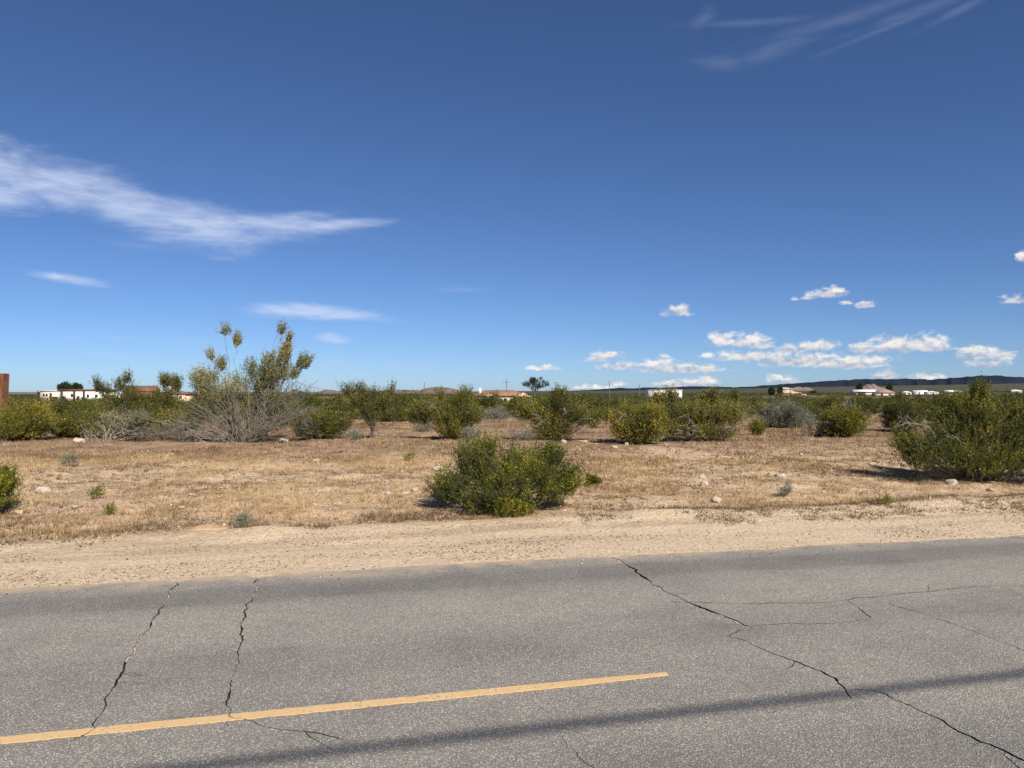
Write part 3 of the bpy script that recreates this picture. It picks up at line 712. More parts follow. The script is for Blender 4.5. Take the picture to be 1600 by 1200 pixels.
tall_bush = place('creosote_bush', m, -7.35, 21.3, 0, 1.0, 'tall half bare creosote bush with sparse tufts standing out against the sky', 'bush')
def fan(e, seed, n, reach, top):
    '''thin bare stems that rise from one foot and spread like a fan'''
    r = np.random.default_rng(seed)
    th = r.uniform(R(12), R(168), n); az_ = r.normal(0, 0.35, n)
    L = r.uniform(0.55, 1.0, n)*(reach*np.abs(np.cos(th))+top*np.sin(th))
    u = np.linspace(0, 1, 10)[None]
    bend = r.normal(0.0, 0.10, (n, 1))*u**2*L[:, None]
    x = np.cos(th)[:, None]*L[:, None]*u+r.normal(0, 0.10, (n, 1)); z = np.sin(th)[:, None]*L[:, None]*u*(1-0.12*u)+bend
    P = np.stack([x*np.cos(az_)[:, None], x*np.sin(az_)[:, None]+0.15*r.normal(0, 1, (n, 1)), z-0.03], -1)
    P += r.normal(0, 0.020, P.shape)*u[..., None]
    pr_ = [tubes(P, 0.010*r.uniform(0.5, 1.3, (n, 1))*np.linspace(1, 0.3, 10)[None], 4)]
    m_ = n*7; k = r.integers(0, n, m_); j = r.integers(4, 9, m_)
    d = unit(unit(P[k, j]-P[k, j-2])+r.normal(0, 0.45, (m_, 3)))
    t_ = P[k, j][:, None]+(d[:, None]+r.normal(0, 0.18, (m_, 5, 3)))*np.linspace(0, 1, 5)[None, :, None]*r.uniform(0.15, 0.6, (m_, 1, 1))
    t_[..., 2] = np.maximum(t_[..., 2], 0.02)
    pr_.append(tubes(t_, 0.0045*np.linspace(1, 0.4, 5)[None]*np.ones((m_, 1)), 3))
    V, F = merge(pr_)
    link('bare_stems', fast_mesh('bare_stems', V, F, BARK, True), e)
fan(tall_bush, 91, 80, 2.1, 2.2)
# leafless tangle around its foot, with long pale boughs reaching out
def bare_bush(seed, lobes, n_main, n_sec, bare, rad, wood=BARK, per=0, twigs=200, **kw):
    return bush_mesh(seed, lobes, twigs, per, (0.05, 0.025), n_main, n_sec, rad, kw.pop('base', 0.2), 0.4, 0.2, kw.pop('tint', 0.5), 0.5, wood, kw.pop('leafm', LEAF), bare, **kw)
m = bare_bush(25, [(-1.5, -0.2, 0.35, 0.8, 0.4, 0.35, 1.2), (-2.6, -0.2, 0.75, 0.45, 0.3, 0.15, 0.4), (-2.2, -0.1, 0.25, 0.5, 0.4, 0.22, 0.8), (1.5, -0.2, 0.75, 0.5, 0.3, 0.10, 0.4), (1.9, -0.2, 0.95, 0.4, 0.3, 0.1, 0.3), (0.9, -0.2, 0.5, 0.5, 0.3, 0.3, 0.6), (0, -0.2, 0.6, 0.7, 0.4, 0.5, 1.0)], 38, 420, 1300, 0.017, BARK, base=0.3)
place('dead_shrub', m, -7.45, 20.9, 0, 1.0, 'grey leafless tangle of boughs sprawling round the foot of the tall half bare bush', 'bush')
m = bare_bush(26, [(0.6, 0, 0.5, 0.6, 0.4, 0.4, 1), (0.2, 0, 0.7, 0.5, 0.3, 0.25, 0.7), (-0.3, 0, 0.3, 0.5, 0.4, 0.3, 0.8), (1.1, 0, 0.3, 0.4, 0.3, 0.25, 0.6)], 18, 220, 500, 0.015, BARK_PALE, base=0.12)
place('dead_shrub', m, -11.1, 21.0, 0, 1.0, 'pale dead shrub with arching bare boughs beside a flat pale stone', 'bush')
# bushes of the middle distance, one by one
def boughs(e, seed, w, h, n):
    '''pale dead boughs that arch out of a bush'''
    r = np.random.default_rng(seed+900)
    a_ = np.where(r.random(n) < 0.5, r.normal(math.pi*1.15, 0.55, n), r.normal(-0.3, 0.55, n))
    L = w*r.uniform(0.35, 0.62, n); top = h*r.uniform(0.25, 0.85, n)
    u = np.linspace(0, 1, 9)[None]
    R_ = L[:, None]*u**0.85; Z = top[:, None]*np.sin(u*r.uniform(1.5, 2.5, (n, 1)))
    P = np.stack([R_*np.cos(a_)[:, None], R_*np.sin(a_)[:, None], Z-0.02], -1)+r.normal(0, 0.018, (n, 9, 3))*u[..., None]*w
    pr_ = [tubes(P, 0.010*r.uniform(0.6, 1.2, (n, 1))*np.linspace(1, 0.35, 9)[None], 5)]
    k = r.integers(0, n, n*4); j = r.integers(4, 8, n*4)
    q = P[k, j]; d = unit(P[k, j]-P[k, j-1]+r.normal(0, 0.05, (n*4, 3)))
    t_ = q[:, None]+(d[:, None]+r.normal(0, 0.25, (n*4, 5, 3)))*np.linspace(0, 1, 5)[None, :, None]*(0.14*w*r.uniform(0.4, 1.3, (n*4, 1, 1)))
    pr_.append(tubes(t_, 0.005*np.linspace(1, 0.4, 5)[None]*np.ones((n*4, 1)), 4))
    V, F = merge(pr_)
    link('dead_boughs', fast_mesh('dead_boughs', V, F, BARK_PALE, True), e)
def mid(seed, x, y, w, h, label, n=8, tint=0.5, twigs=900, leaf=(0.043, 0.021), mat=LEAF, wood=BARK_DARK, lobes=None, bare=90, yellow=0.45, per=17, name='creosote_bush', dead=0, sz=0.86, **kw):
    mm = bush_mesh(seed, lobes or dome(w, h, n, seed), int(twigs*1.15), per, leaf, kw.pop('n_main', 14), kw.pop('n_sec', 170), kw.pop('rad', 0.018), kw.pop('base', 0.15), 0.30, kw.pop('twig_len', 0.30), tint, 0.55, wood, mat, bare, yellow=yellow, **kw)
    e = place(name, mm, x, y, 0, 1.0, label, 'bush', None, sz)
    e.scale.x = 1.06
    if dead: boughs(e, seed, w, h, dead)
    return e
boughs(right_bush, 22, 2.6, 1.5, 7)
mid(31, -5.45, 21.9, 1.6, 1.1, 'dense yellow green bush growing against the tall half bare bush', tint=0.55, twigs=1000, dead=6)
mid(32, -13.75, 21.3, 2.1, 1.22, 'wide yellowish bush in front of the rust brown post', tint=0.62, twigs=1400, dead=7)
mid(33, -12.95, 22.6, 1.3, 0.8, 'rounded bush below the white flat roofed building, with open sand at its foot', tint=0.52)
mid(34, -12.0, 22.6, 1.35, 0.8, 'leafy green bush just behind the pale dead shrub', tint=0.56)
mid(35, -12.2, 23.6, 1.2, 2.1, 'tall airy bush with lacy top in front of the long white building', lobes=[(-0.1, 0, 0.7, 0.55, 0.4, 0.45, 1.4), (0.1, 0, 1.2, 0.4, 0.3, 0.3, 0.6), (-0.3, 0, 1.55, 0.2, 0.2, 0.2, 0.45), (0.15, 0, 1.75, 0.16, 0.15, 0.16, 0.4), (0.36, 0, 2.0, 0.12, 0.12, 0.12, 0.25), (0.45, 0, 1.5, 0.2, 0.2, 0.25, 0.4), (-0.5, 0, 1.75, 0.13, 0.13, 0.2, 0.25)], tint=0.36, twigs=480, bare=160)
mid(36, -10.95, 24.0, 1.6, 2.1, 'tall bush with two leafy heads in front of the red barn', lobes=[(0, 0, 0.7, 0.7, 0.4, 0.5, 1.5), (0.1, 0, 1.35, 0.4, 0.3, 0.28, 0.8), (-0.5, 0, 1.3, 0.3, 0.3, 0.2, 0.4), (0.10, 0, 1.95, 0.15, 0.15, 0.16, 0.4), (0.42, 0, 1.85, 0.17, 0.15, 0.25, 0.5)], tint=0.42, twigs=700, bare=160)
mid(37, -10.2, 21.9, 2.1, 1.15, 'broad olive bush between the dead shrub and the tall half bare bush', tint=0.58, twigs=1000, dead=9)
mid(38, -4.09, 22.5, 1.6, 1.75, 'vase shaped bush on a thin bare stem like a small tree', lobes=[(0, 0, 0.80, 0.34, 0.32, 0.36, 1.4), (-0.25, 0, 1.25, 0.36, 0.3, 0.24, 1.0), (0.30, 0, 1.15, 0.34, 0.3, 0.26, 0.9), (-0.62, 0, 1.58, 0.24, 0.2, 0.11, 0.42), (-0.3, 0, 1.62, 0.16, 0.15, 0.12, 0.3), (0.50, 0, 1.62, 0.10, 0.1, 0.12, 0.2), (0.05, 0, 1.5, 0.2, 0.2, 0.16, 0.3)], tint=0.40, twigs=420, base=0.05, trunk=0.32, mat=LEAF, bare=140, rad=0.022)
mid(39, -1.85, 22.4, 2.05, 1.5, 'wide topped olive bush with dark foot, right of the small tree like bush', lobes=[(0.1, 0, 0.22, 0.4, 0.4, 0.2, 1.0), (-0.55, 0, 0.95, 0.45, 0.45, 0.35, 1.4), (-0.85, 0, 0.72, 0.28, 0.35, 0.26, 0.8), (0.1, 0, 0.85, 0.55, 0.5, 0.4, 1.8), (0.3, 0, 1.25, 0.28, 0.3, 0.22, 0.8), (0.62, 0, 0.75, 0.30, 0.4, 0.32, 1.0), (0.05, 0, 0.4, 0.45, 0.4, 0.3, 1.0), (-0.2, 0, 1.45, 0.1, 0.1, 0.12, 0.15), (0.45, 0, 1.5, 0.14, 0.1, 0.1, 0.2)], tint=0.55, twigs=1300, dead=6)
mid(40, 1.27, 21.5, 2.1, 1.5, 'bushy olive shrub with a tall yellow crown and bare low boughs, above white stones', lobes=[(-0.1, 0, 0.22, 0.5, 0.45, 0.2, 1.2), (-0.1, 0, 0.55, 0.55, 0.45, 0.42, 1.7), (0.1, 0, 1.05, 0.32, 0.35, 0.30, 1.2), (0.05, 0, 1.38, 0.20, 0.2, 0.18, 0.6), (0.6, 0, 0.75, 0.38, 0.35, 0.26, 1.0), (0.92, 0, 0.62, 0.14, 0.15, 0.2, 0.3), (-0.6, 0, 0.85, 0.35, 0.35, 0.22, 0.9), (-0.8, 0, 0.95, 0.18, 0.2, 0.15, 0.3)], tint=0.50, twigs=1300, yellow=0.6, dead=9)
mid(41, 3.40, 20.6, 1.6, 1.2, 'dense yellow flecked bush left in the broad clump below the white house', tint=0.60, twigs=1300, n=10, dead=7)
mid(42, 5.25, 21.6, 2.5, 1.5, 'sprawling bush showing pale boughs, right in the broad clump, with two tall shoots', lobes=[(-0.8, 0, 0.3, 0.5, 0.4, 0.25, 0.9), (0.2, 0, 0.22, 0.8, 0.4, 0.2, 1.2), (-0.6, 0, 0.85, 0.5, 0.4, 0.35, 1.2), (-0.68, 0, 1.42, 0.16, 0.15, 0.18, 0.35), (-0.95, 0, 1.3, 0.2, 0.2, 0.16, 0.3), (0.35, 0, 1.42, 0.17, 0.15, 0.12, 0.32), (0.15, 0, 0.85, 0.55, 0.45, 0.34, 1.4), (0.75, 0, 0.75, 0.42, 0.4, 0.3, 1.0), (-0.2, 0, 0.4, 0.8, 0.4, 0.3, 1.2), (0.95, 0, 0.95, 0.2, 0.2, 0.2, 0.3)], tint=0.55, twigs=1300, bare=300, rad=0.024, dead=14)
mid(43, 7.59, 23.8, 0.5, 0.5, 'very small yellow green bush on open ground beside the broad clump', twigs=160, n=3, tint=0.65, n_main=5, n_sec=20, bare=5, rad=0.008, base=0.04)
mid(44, 10.15, 28.9, 2.1, 1.1, 'rounded grey green sage bush behind standing straw grass', name='sage_bush', mat=LEAF_SAGE, tint=0.5, twigs=1500, per=12, leaf=(0.05, 0.018), yellow=0.2)
mid(45, 9.95, 23.0, 1.65, 1.1, 'yellowish rounded bush right of the grey green sage', tint=0.62, twigs=1100, lobes=dome(1.6, 1.1, 9, 45), dead=6)
mid(46, 13.76, 27.2, 1.6, 1.2, 'dark green bush on open ground beside the large cut off bush', tint=0.30, twigs=1000, dead=5)
m = bare_bush(47, dome(1.3, 0.55, 6, 47), 10, 80, 220, 0.014, BARK)
place('dead_shrub', m, 9.35, 23.6, 0, 1, 'low grey twiggy dead shrub at the foot of the yellowish rounded bush', 'bush')
m = bare_bush(48, dome(2.0, 0.85, 7, 48), 14, 120, 320, 0.018, BARK)
place('dead_shrub', m, -0.74, 35.5, 0, 1, 'grey twiggy mound of dead brush between the two olive bushes', 'bush')
mid(49, 3.52, 28.8, 0.45, 0.72, 'small yellowish bush on bare stems alone in the sandy gap', twigs=170, tint=0.66, n_main=5, n_sec=24, bare=8, rad=0.010, base=0.05, lobes=[(0, 0, 0.5, 0.2, 0.2, 0.2, 1), (-0.35, 0, 0.55, 0.18, 0.15, 0.08, 0.5)])
mid(50, 1.36, 13.05, 0.32, 0.22, 'tiny green sprig of a plant beside the bright green verge bush', name='small_plant', twigs=80, tint=0.4, n_main=7, n_sec=14, bare=0, rad=0.005, base=0.03, leaf=(0.032, 0.015), mat=LEAF_GREEN, twig_len=0.06)
for k, (x, y, sc_, leafm, lab) in enumerate([(-8.48, 14.71, 1.3, LEAF_SAGE, 'grey green sprig standing high up in the left part of the straw field'), (-5.91, 10.91, 1.0, LEAF_GREEN, 'small fresh green weed in the straw right of the wedge shaped stone'),
        (-5.13, 9.78, 0.8, LEAF_GREEN, 'low yellow green weed just above the verge on the left'), (-3.15, 8.95, 1.0, LEAF_SAGE, 'grey green weed at the right end of the bare dirt mound'), (-2.18, 16.34, 1.2, LEAF_PALE, 'pale yellowish weed in the straw below the wide topped olive bush'),
        (4.25, 12.0, 1.1, LEAF_SAGE, 'grey weed in the verge grass below the long flat white stone'), (5.28, 10.91, 0.9, LEAF_GREEN, 'small green weed on the verge well left of the large cut off bush')]):
    mm = bush_mesh(300+k, [(0, 0, 0.06, 0.10, 0.09, 0.06, 1), (0.03, 0, 0.12, 0.06, 0.06, 0.05, 0.5)], 34, 16, (0.024, 0.010), 6, 12, 0.004, 0.03, 0.06, 0.07, 0.5, 0.5, BARK, leafm, 6)
    place('small_plant', mm, x, y, 0, sc_, lab, 'plant')
for k, (x, y, w, h, lab) in enumerate([(-4.39, 21.6, 0.5, 0.2, 'low grey tuft at the foot of the small tree like bush'), (-1.15, 21.6, 0.5, 0.36, 'small grey twiggy shrub right at the foot of the wide topped olive bush'), (0.35, 21.2, 0.8, 0.34, 'grey twiggy shrublet left at the foot of the olive shrub above white stones'), (-2.9, 26.0, 0.7, 0.4, 'small grey shrub behind the wide topped olive bush on its left'), (2.75, 31.0, 0.9, 0.5, 'greyish shrublet behind the small yellowish bush in the sandy gap')]):
    m = bare_bush(60+k, dome(w, h, 4, 60+k), 8, 50, 130, 0.009, BARK, per=2, leafm=LEAF_SAGE, base=0.06)
    place('small_shrub', m, x, y, 0, 1, lab, 'bush')

# ---------------------------------------------------------------- scrub belt: bushes one can still tell apart
PROTO = []
for k in range(9):
    w = [2.6, 2.2, 2.9, 2.3, 2.0, 2.7, 2.2, 1.8, 2.0][k]; h = [1.35, 1.25, 1.45, 1.5, 1.1, 1.3, 0.9, 0.75, 1.6][k]
    kind = ['olive', 'olive', 'olive', 'yellow', 'yellow', 'olive', 'bare', 'sage', 'airy'][k]
    mat = {'sage': LEAF_SAGE, 'airy': LEAF}.get(kind, LEAF)
    tint = {'olive': 0.31, 'yellow': 0.50, 'bare': 0.42, 'sage': 0.45, 'airy': 0.32}[kind]
    tw, per, bare = {'olive': (560, 12, 110), 'yellow': (500, 12, 130), 'bare': (220, 4, 320), 'sage': (480, 12, 80), 'airy': (360, 12, 180)}[kind]
    PROTO.append((kind, bush_mesh(100+k, dome(w, h, 9 if kind != 'airy' else 14, 100+k), tw, per, (0.082, 0.040), 12, 80, 0.018, 0.16, 0.34, 0.36, tint, 0.6, BARK, mat, bare, yellow=0.5)))
SCRUB = {'olive': ('creosote_bush', 'olive green creosote bush in the scrub belt behind the dry field', 'olive bushes of the scrub belt'),
         'yellow': ('creosote_bush', 'yellow tinged creosote bush in the scrub belt behind the dry field', 'yellowish bushes of the scrub belt'),
         'airy': ('creosote_bush', 'taller loose creosote bush rising out of the scrub belt', 'tall loose bushes of the scrub belt'),
         'bare': ('dead_shrub', 'grey twiggy shrub among the bushes of the scrub belt', 'grey twiggy shrubs of the scrub belt'),
         'sage': ('sage_bush', 'low grey green sage among the bushes of the scrub belt', 'sage bushes of the scrub belt')}
rng = np.random.default_rng(77)
pts = [(-7.35, 21.3), (8.5, 14.1)]
SPOTS = [(-3.6, 33), (-2.5, 37.5), (0.7, 35), (2.4, 37), (-5.6, 36), (-9.5, 31), (-14, 30), (-17.5, 29), (-12.0, 27.5), (-19, 26.5), (12.6, 33), (8.3, 34.5), (10.4, 36), (14.6, 35.5), (17.5, 31), (20.5, 32), (16.6, 26.0), (18.8, 28.5), (6.6, 33), (5.6, 36.5), (-16.2, 25.2), (-8.0, 29.5), (-10.6, 34)]
count = 0
while count < 275:
    if count < len(SPOTS): x, y = SPOTS[count]
    else:
        y = math.sqrt(rng.uniform(38**2, 78**2)); x = rng.uniform(-0.73, 0.73)*y
        if min((x-a)**2+(y-b)**2 for a, b in pts) < (2.0 if y < 55 else 2.3)**2: 
            if rng.random() > 0.015: continue
        if abs(x/y-0.125) < 0.02 and y < 46: continue
        if vnoise(x*0.13+3, y*0.13+1) < 0.36: continue
    pts.append((x, y))
    k = int(rng.choice(9, p=[0.14, 0.13, 0.13, 0.11, 0.09, 0.12, 0.11, 0.06, 0.11]))
    kind, mm = PROTO[k]
    nm, lab, grp = SCRUB[kind]; sc_ = rng.uniform(0.75, 1.2)
    place(nm, mm, x, y, rng.uniform(0, 6.28), sc_, lab, 'bush', grp, rng.uniform(0.75, 1.1) if y > 38 else 0.72/sc_)
    count += 1
# farther on the scrub closes into one mass
def scrub_mass(seed, y0, y1, per_area, nq, size, hgt):
    r = np.random.default_rng(seed)
    n = int(0.74*(y1*y1-y0*y0)/per_area)
    y = np.sqrt(r.uniform(y0*y0, y1*y1, n)); x = r.uniform(-0.74, 0.74, n)*y
    keep = vnoise(x*0.05+seed, y*0.05)*0.8+r.random(n)*0.35 > 0.54
    x, y = x[keep], y[keep]; n = len(x)
    w = r.uniform(0.8, 1.5, n); h = hgt*r.uniform(0.6, 1.25, n)
    z = ground_z(x, y)
    d = unit(r.normal(size=(n, nq, 3)))*(r.random((n, nq, 1))**0.3)
    P = np.stack([x, y, z], -1)[:, None]+d*np.stack([w, w, h*0.55], -1)[:, None]+np.stack([0*x, 0*x, h*0.55], -1)[:, None]
    AX = unit(r.normal(size=(n*nq, 3))+np.array([0, 0, 0.5]))
    V, F = leaves(P.reshape(-1, 3), AX, size, size*0.62, r)
    t = np.clip(np.repeat(0.29+r.normal(0, 0.12, n), nq)+r.normal(0, 0.09, n*nq), 0, 1)
    return V, F, np.repeat(t, 4)
Vs, Fs, Ts, o = [], [], [], 0
for args in ((1, 76, 200, 11, 70, 0.24, 1.05), (2, 200, 480, 20, 26, 0.46, 1.15), (3, 480, 1300, 70, 12, 0.9, 1.2)):
    V, F, t = scrub_mass(*args); Vs.append(V); Fs.append(F+o); Ts.append(t); o += len(V)
tag(link('scrub', fast_mesh('scrub', np.concatenate(Vs), np.concatenate(Fs), LEAF_FAR, False, {'tint': np.concatenate(Ts)})), 'dense green desert scrub stretching away to the horizon', 'scrub', kind='stuff')

# ---------------------------------------------------------------- dry grass, weeds, gravel
def tufts(seed, n, region, blades, hgt, wid, dens, lean=0.5, tone=0.5):
    r = np.random.default_rng(seed)
    y0, y1 = region
    y = np.sqrt(r.uniform(y0*y0, y1*y1, n)); x = r.uniform(-0.74, 0.74, n)*y
    k = dens(x, y) > r.random(n)
    x, y = x[k], y[k]; n = len(x); z = ground_z(x, y)
    B = np.stack([x, y, z-0.01], -1)[:, None]+np.concatenate([r.normal(0, 0.035, (n, blades, 2)), np.zeros((n, blades, 1))], -1)
    d = unit(np.concatenate([r.normal(0, lean, (n, blades, 2)), np.ones((n, blades, 1))], -1))
    L = hgt*r.uniform(0.35, 1.2, (n, blades, 1))*r.uniform(0.5, 1.3, (n, 1, 1))
    side = unit(np.cross(d, r.normal(size=d.shape)))*wid*0.5*r.uniform(0.6, 1.3, (n, blades, 1))
    tip = B+d*L+np.array([0, 0, -0.15])*L*r.random((n, blades, 1))
    V = np.stack([B-side, B+side, tip], 2).reshape(-1, 3)
    T = np.arange(n*blades*3).reshape(-1, 3)
    t = np.clip(np.repeat(tone+0.55*(vnoise(x*0.8+seed, y*0.8)-0.5)+r.normal(0, 0.16, n), blades)+r.normal(0, 0.12, n*blades), 0, 1)
    return V, T, np.repeat(t, 3)
def off_mound(x, y): return ((x+3.58)/0.32)**2+((y-9.03)/0.22)**2 > 1
def dens_field(x, y):
    s, t = st(x, y)
    nz = vnoise(x*0.55+4, y*0.55)*0.6+vnoise(x*1.9, y*1.9+8)*0.4
    return off_mound(x, y)*smooth(9.0, 10.0, t+1.2*(vnoise(s*0.4+6, 2.5)-0.5))*(0.12+0.88*smooth(0.36, 0.58, nz))
def dens_berm(x, y):
    s, t = st(x, y)
    t = t+1.4*(vnoise(s*0.33+12, 5.5)-0.5)
    nz = vnoise(s*0.7+2, t*1.6)*0.65+vnoise(x*2.7, y*2.7)*0.35
    return off_mound(x, y)*(np.exp(-((t-9.15)/0.20)**2)*0.8+np.exp(-((t-9.75)/0.40)**2)+0.10*smooth(8.4, 9.0, t))*smooth(0.46, 0.62, nz)+0.10*smooth(11, 12, t)*smooth(0.55, 0.7, vnoise(x*0.6+31, y*0.6))
def join(lst):
    o = 0; V, T, A = [], [], []
    for v, t, a_ in lst: V.append(v); T.append(t+o); A.append(a_); o += len(v)
    return np.concatenate(V), np.concatenate(T), np.concatenate(A)
V, T, A = join([tufts(1, 46000, (8.2, 17), 7, 0.080, 0.009, dens_field), tufts(2, 46000, (16, 34), 6, 0.09, 0.014, dens_field, 0.5, 0.36), tufts(3, 14000, (33, 75), 5, 0.14, 0.03, dens_field, 0.5, 0.36),
    tufts(4, 900, (20, 30), 9, 0.32, 0.016, lambda x, y: ((np.abs(x/y-0.365) < 0.06) & (np.abs(y-24.5) < 2.8))*0.9, 0.25)])
tag(link('dry_grass', fast_mesh('dry_grass', V, None, STRAW, False, {'tint': A}, T)), 'short straw coloured dry grass over the field', 'grass', kind='stuff')
V, T, A = join([tufts(5, 26000, (8.2, 15), 10, 0.085, 0.010, dens_berm, 0.9), tufts(7, 5000, (10.5, 17), 12, 0.09, 0.010, lambda x, y: smooth(0.62, 0.72, vnoise(x*1.1+71, y*1.1)), 0.9), tufts(6, 9000, (14, 30), 8, 0.11, 0.016, lambda x, y: 0.7*smooth(0.5, 0.72, vnoise(x*0.7+51, y*0.7)), 0.9)])
tag(link('weeds', fast_mesh('weeds', V, None, WEED, False, {'tint': A}, T)), 'low brown and grey green weeds along the verge', 'weeds', kind='stuff')
# ---------------------------------------------------------------- stones
def stone_mat(name, lo, hi):
    m = Mat(name, 0.9, 0.2); p = m.objpos()
    m.color(m.ramp(m.noise(p, 9, 6, 0.65), [(0.3, lo), (0.7, hi)]))
    m.bump(m.noise(p, 25, 5, 0.7), 0.5, 0.01)
    return m.m
STONE = [stone_mat('pale_stone', (0.30, 0.245, 0.185), (0.52, 0.44, 0.35)), stone_mat('tan_stone', (0.30, 0.21, 0.13), (0.50, 0.37, 0.25))]
def stone_mesh(seed, mat, flat=0.6):
    bm = bmesh.new(); bmesh.ops.create_icosphere(bm, subdivisions=2, radius=0.5)
    r = np.random.default_rng(seed)
    planes = [(Vector(unit(r.normal(size=3))), r.uniform(0.26, 0.42)) for _ in range(7)]
    for v in bm.verts:
        for nrm, d in planes:
            e = v.co.dot(nrm)-d
            if e > 0: v.co -= nrm*e
        v.co *= 1+0.06*r.normal()
        v.co.z *= flat
    me = bpy.data.meshes.new('stone'); bm.to_mesh(me); bm.free(); me.materials.append(mat)
    return me
ST = [stone_mesh(k, STONE[1 if k in (2, 5) else 0], [0.6, 0.75, 0.55, 0.5, 0.8, 0.6, 0.7][k]) for k in range(7)]
def stone(x, y, w, k, label, group=None):
    o = link('stone', ST[k % 7], None, (x, y, float(ground_z(x, y))+w*0.16))
    o.rotation_euler = (0, 0, (x*7+y*3) % 6.28); o.scale = (w*1.15, w*1.15, w*1.15)
    return tag(o, label, 'stone', group)
stone(-7.11, 11.66, 0.20, 1, 'wedge shaped pale stone lying above the small bush at the frame edge')
stone(-6.37, 9.95, 0.13, 5, 'tan stone touching the small bush at the frame edge')
stone(-5.76, 10.15, 0.11, 0, 'white stone a step right of the tan stone by the frame edge')
stone(-4.42, 10.30, 0.09, 2, 'small tan stone on the verge halfway to the sandy mound')
stone(-1.44, 14.89, 0.20, 3, 'rounded white stone in the straw left above the bright green verge bush')
for k, (x, y, w) in enumerate([(-1.92, 11.89, .10), (-1.76, 11.74, .13), (-1.65, 11.95, .11), (-1.53, 12.1, .12)]): stone(x, y, w, k+1, 'white stone in the little heap left of the bright green verge bush', 'stone heap by the verge bush')
stone(1.41, 20.7, 0.19, 4, 'square white stone below the olive shrub with bare low boughs')
for k, (x, y, w) in enumerate([(1.89, 20.95, .13), (1.99, 20.95, .12), (2.25, 20.47, .10), (2.54, 19.03, .15), (2.97, 20.03, .12), (3.45, 17.09, .14)]): stone(x, y, w, k, 'pale stone in the scatter before the gap between the olive shrub and the broad clump', 'stones before the gap')
for k, (x, y, w) in enumerate([(1.17, 12.79, .08), (1.76, 12.88, .07), (2.71, 13.01, .09)]): stone(x, y, w, k, 'small pale stone in the grass right of the bright green verge bush', 'small stones right of the verge bush')
stone(3.38, 13.66, 0.14, 1, 'upper of two pale stones lying close together in the dry grass')
stone(3.25, 13.04, 0.15, 4, 'lower of two pale stones lying close together in the dry grass')
stone(4.0, 13.78, 0.11, 5, 'tan stone left of a pale one in the middle of the dry grass')
stone(4.23, 13.79, 0.13, 0, 'pale stone right of a tan one in the middle of the dry grass')
stone(4.92, 14.13, 0.21, 3, 'long flat white stone in the dry grass right of the stone pair')
stone(3.02, 11.35, 0.15, 6, 'white stone near the sandy verge below the two close stones')
stone(6.25, 14.06, 0.08, 0, 'small white stone in the grass left of the large cut off bush')
stone(7.66, 13.42, 0.20, 4, 'round white stone at the foot of the large cut off bush')
stone(8.02, 12.85, 0.13, 2, 'stone half under the large cut off bush next to the verge')
stone(-11.6, 20.6, 0.28, 3, 'flat pale stone at the foot of the pale dead shrub')
stone(-6.3, 21.2, 0.26, 3, 'flat pale stone right under the tall half bare bush')
stone(-4.02, 15.81, 0.18, 2, 'flat tan stone in the straw below the small tree like bush')
stone(-2.47, 10.95, 0.11, 5, 'tan stone on the verge left of the bright green bush')
r = np.random.default_rng(8)
for k in range(45):
    y = math.sqrt(r.uniform(10.8**2, 24**2)); x = r.uniform(-0.68, 0.68)*y
    if st(x, y)[1] < 10.9: continue
    stone(x, y, r.uniform(0.05, 0.10), int(r.integers(7)), 'small stone scattered among the dry grass of the field', 'small scattered stones')
# the bare sandy mound on the verge
def mound(x, y, w, d, h):
    rr = np.linspace(0, 1, 9); th = np.linspace(0, 2*math.pi, 28, endpoint=False)
    Rr, Th = np.meshgrid(rr, th, indexing='ij')
    X = x+Rr*w*np.cos(Th); Y = y+Rr*d*np.sin(Th)
    Z = ground_z(X, Y)+h*np.cos(Rr*math.pi/2)**1.2*(0.8+0.4*vnoise(X*9, Y*9))-0.02*(Rr > 0.9)
    n_, m_ = X.shape; idx = np.arange(n_*m_).reshape(n_, m_); jx = np.roll(idx, -1, 1)
    return np.stack([X, Y, Z], -1).reshape(-1, 3), np.stack([idx[:-1], idx[1:], jx[1:], jx[:-1]], -1).reshape(-1, 4)
V, F = mound(-3.58, 9.03, 0.30, 0.20, 0.05)
dirt = Mat('brown_dirt', 0.95, 0.1); pp = dirt.pos(); dn = dirt.noise(pp, 14, 5, 0.65)
dirt.color(dirt.ramp(dn, [(0.3, (0.30, 0.195, 0.115)), (0.7, (0.46, 0.32, 0.20))])); dirt.bump(dn, 0.6, 0.02)
tag(link('dirt_mound', fast_mesh('dirt_mound', V, F, dirt.m, True)), 'bare flat brown dirt mound on the verge edge', 'mound')
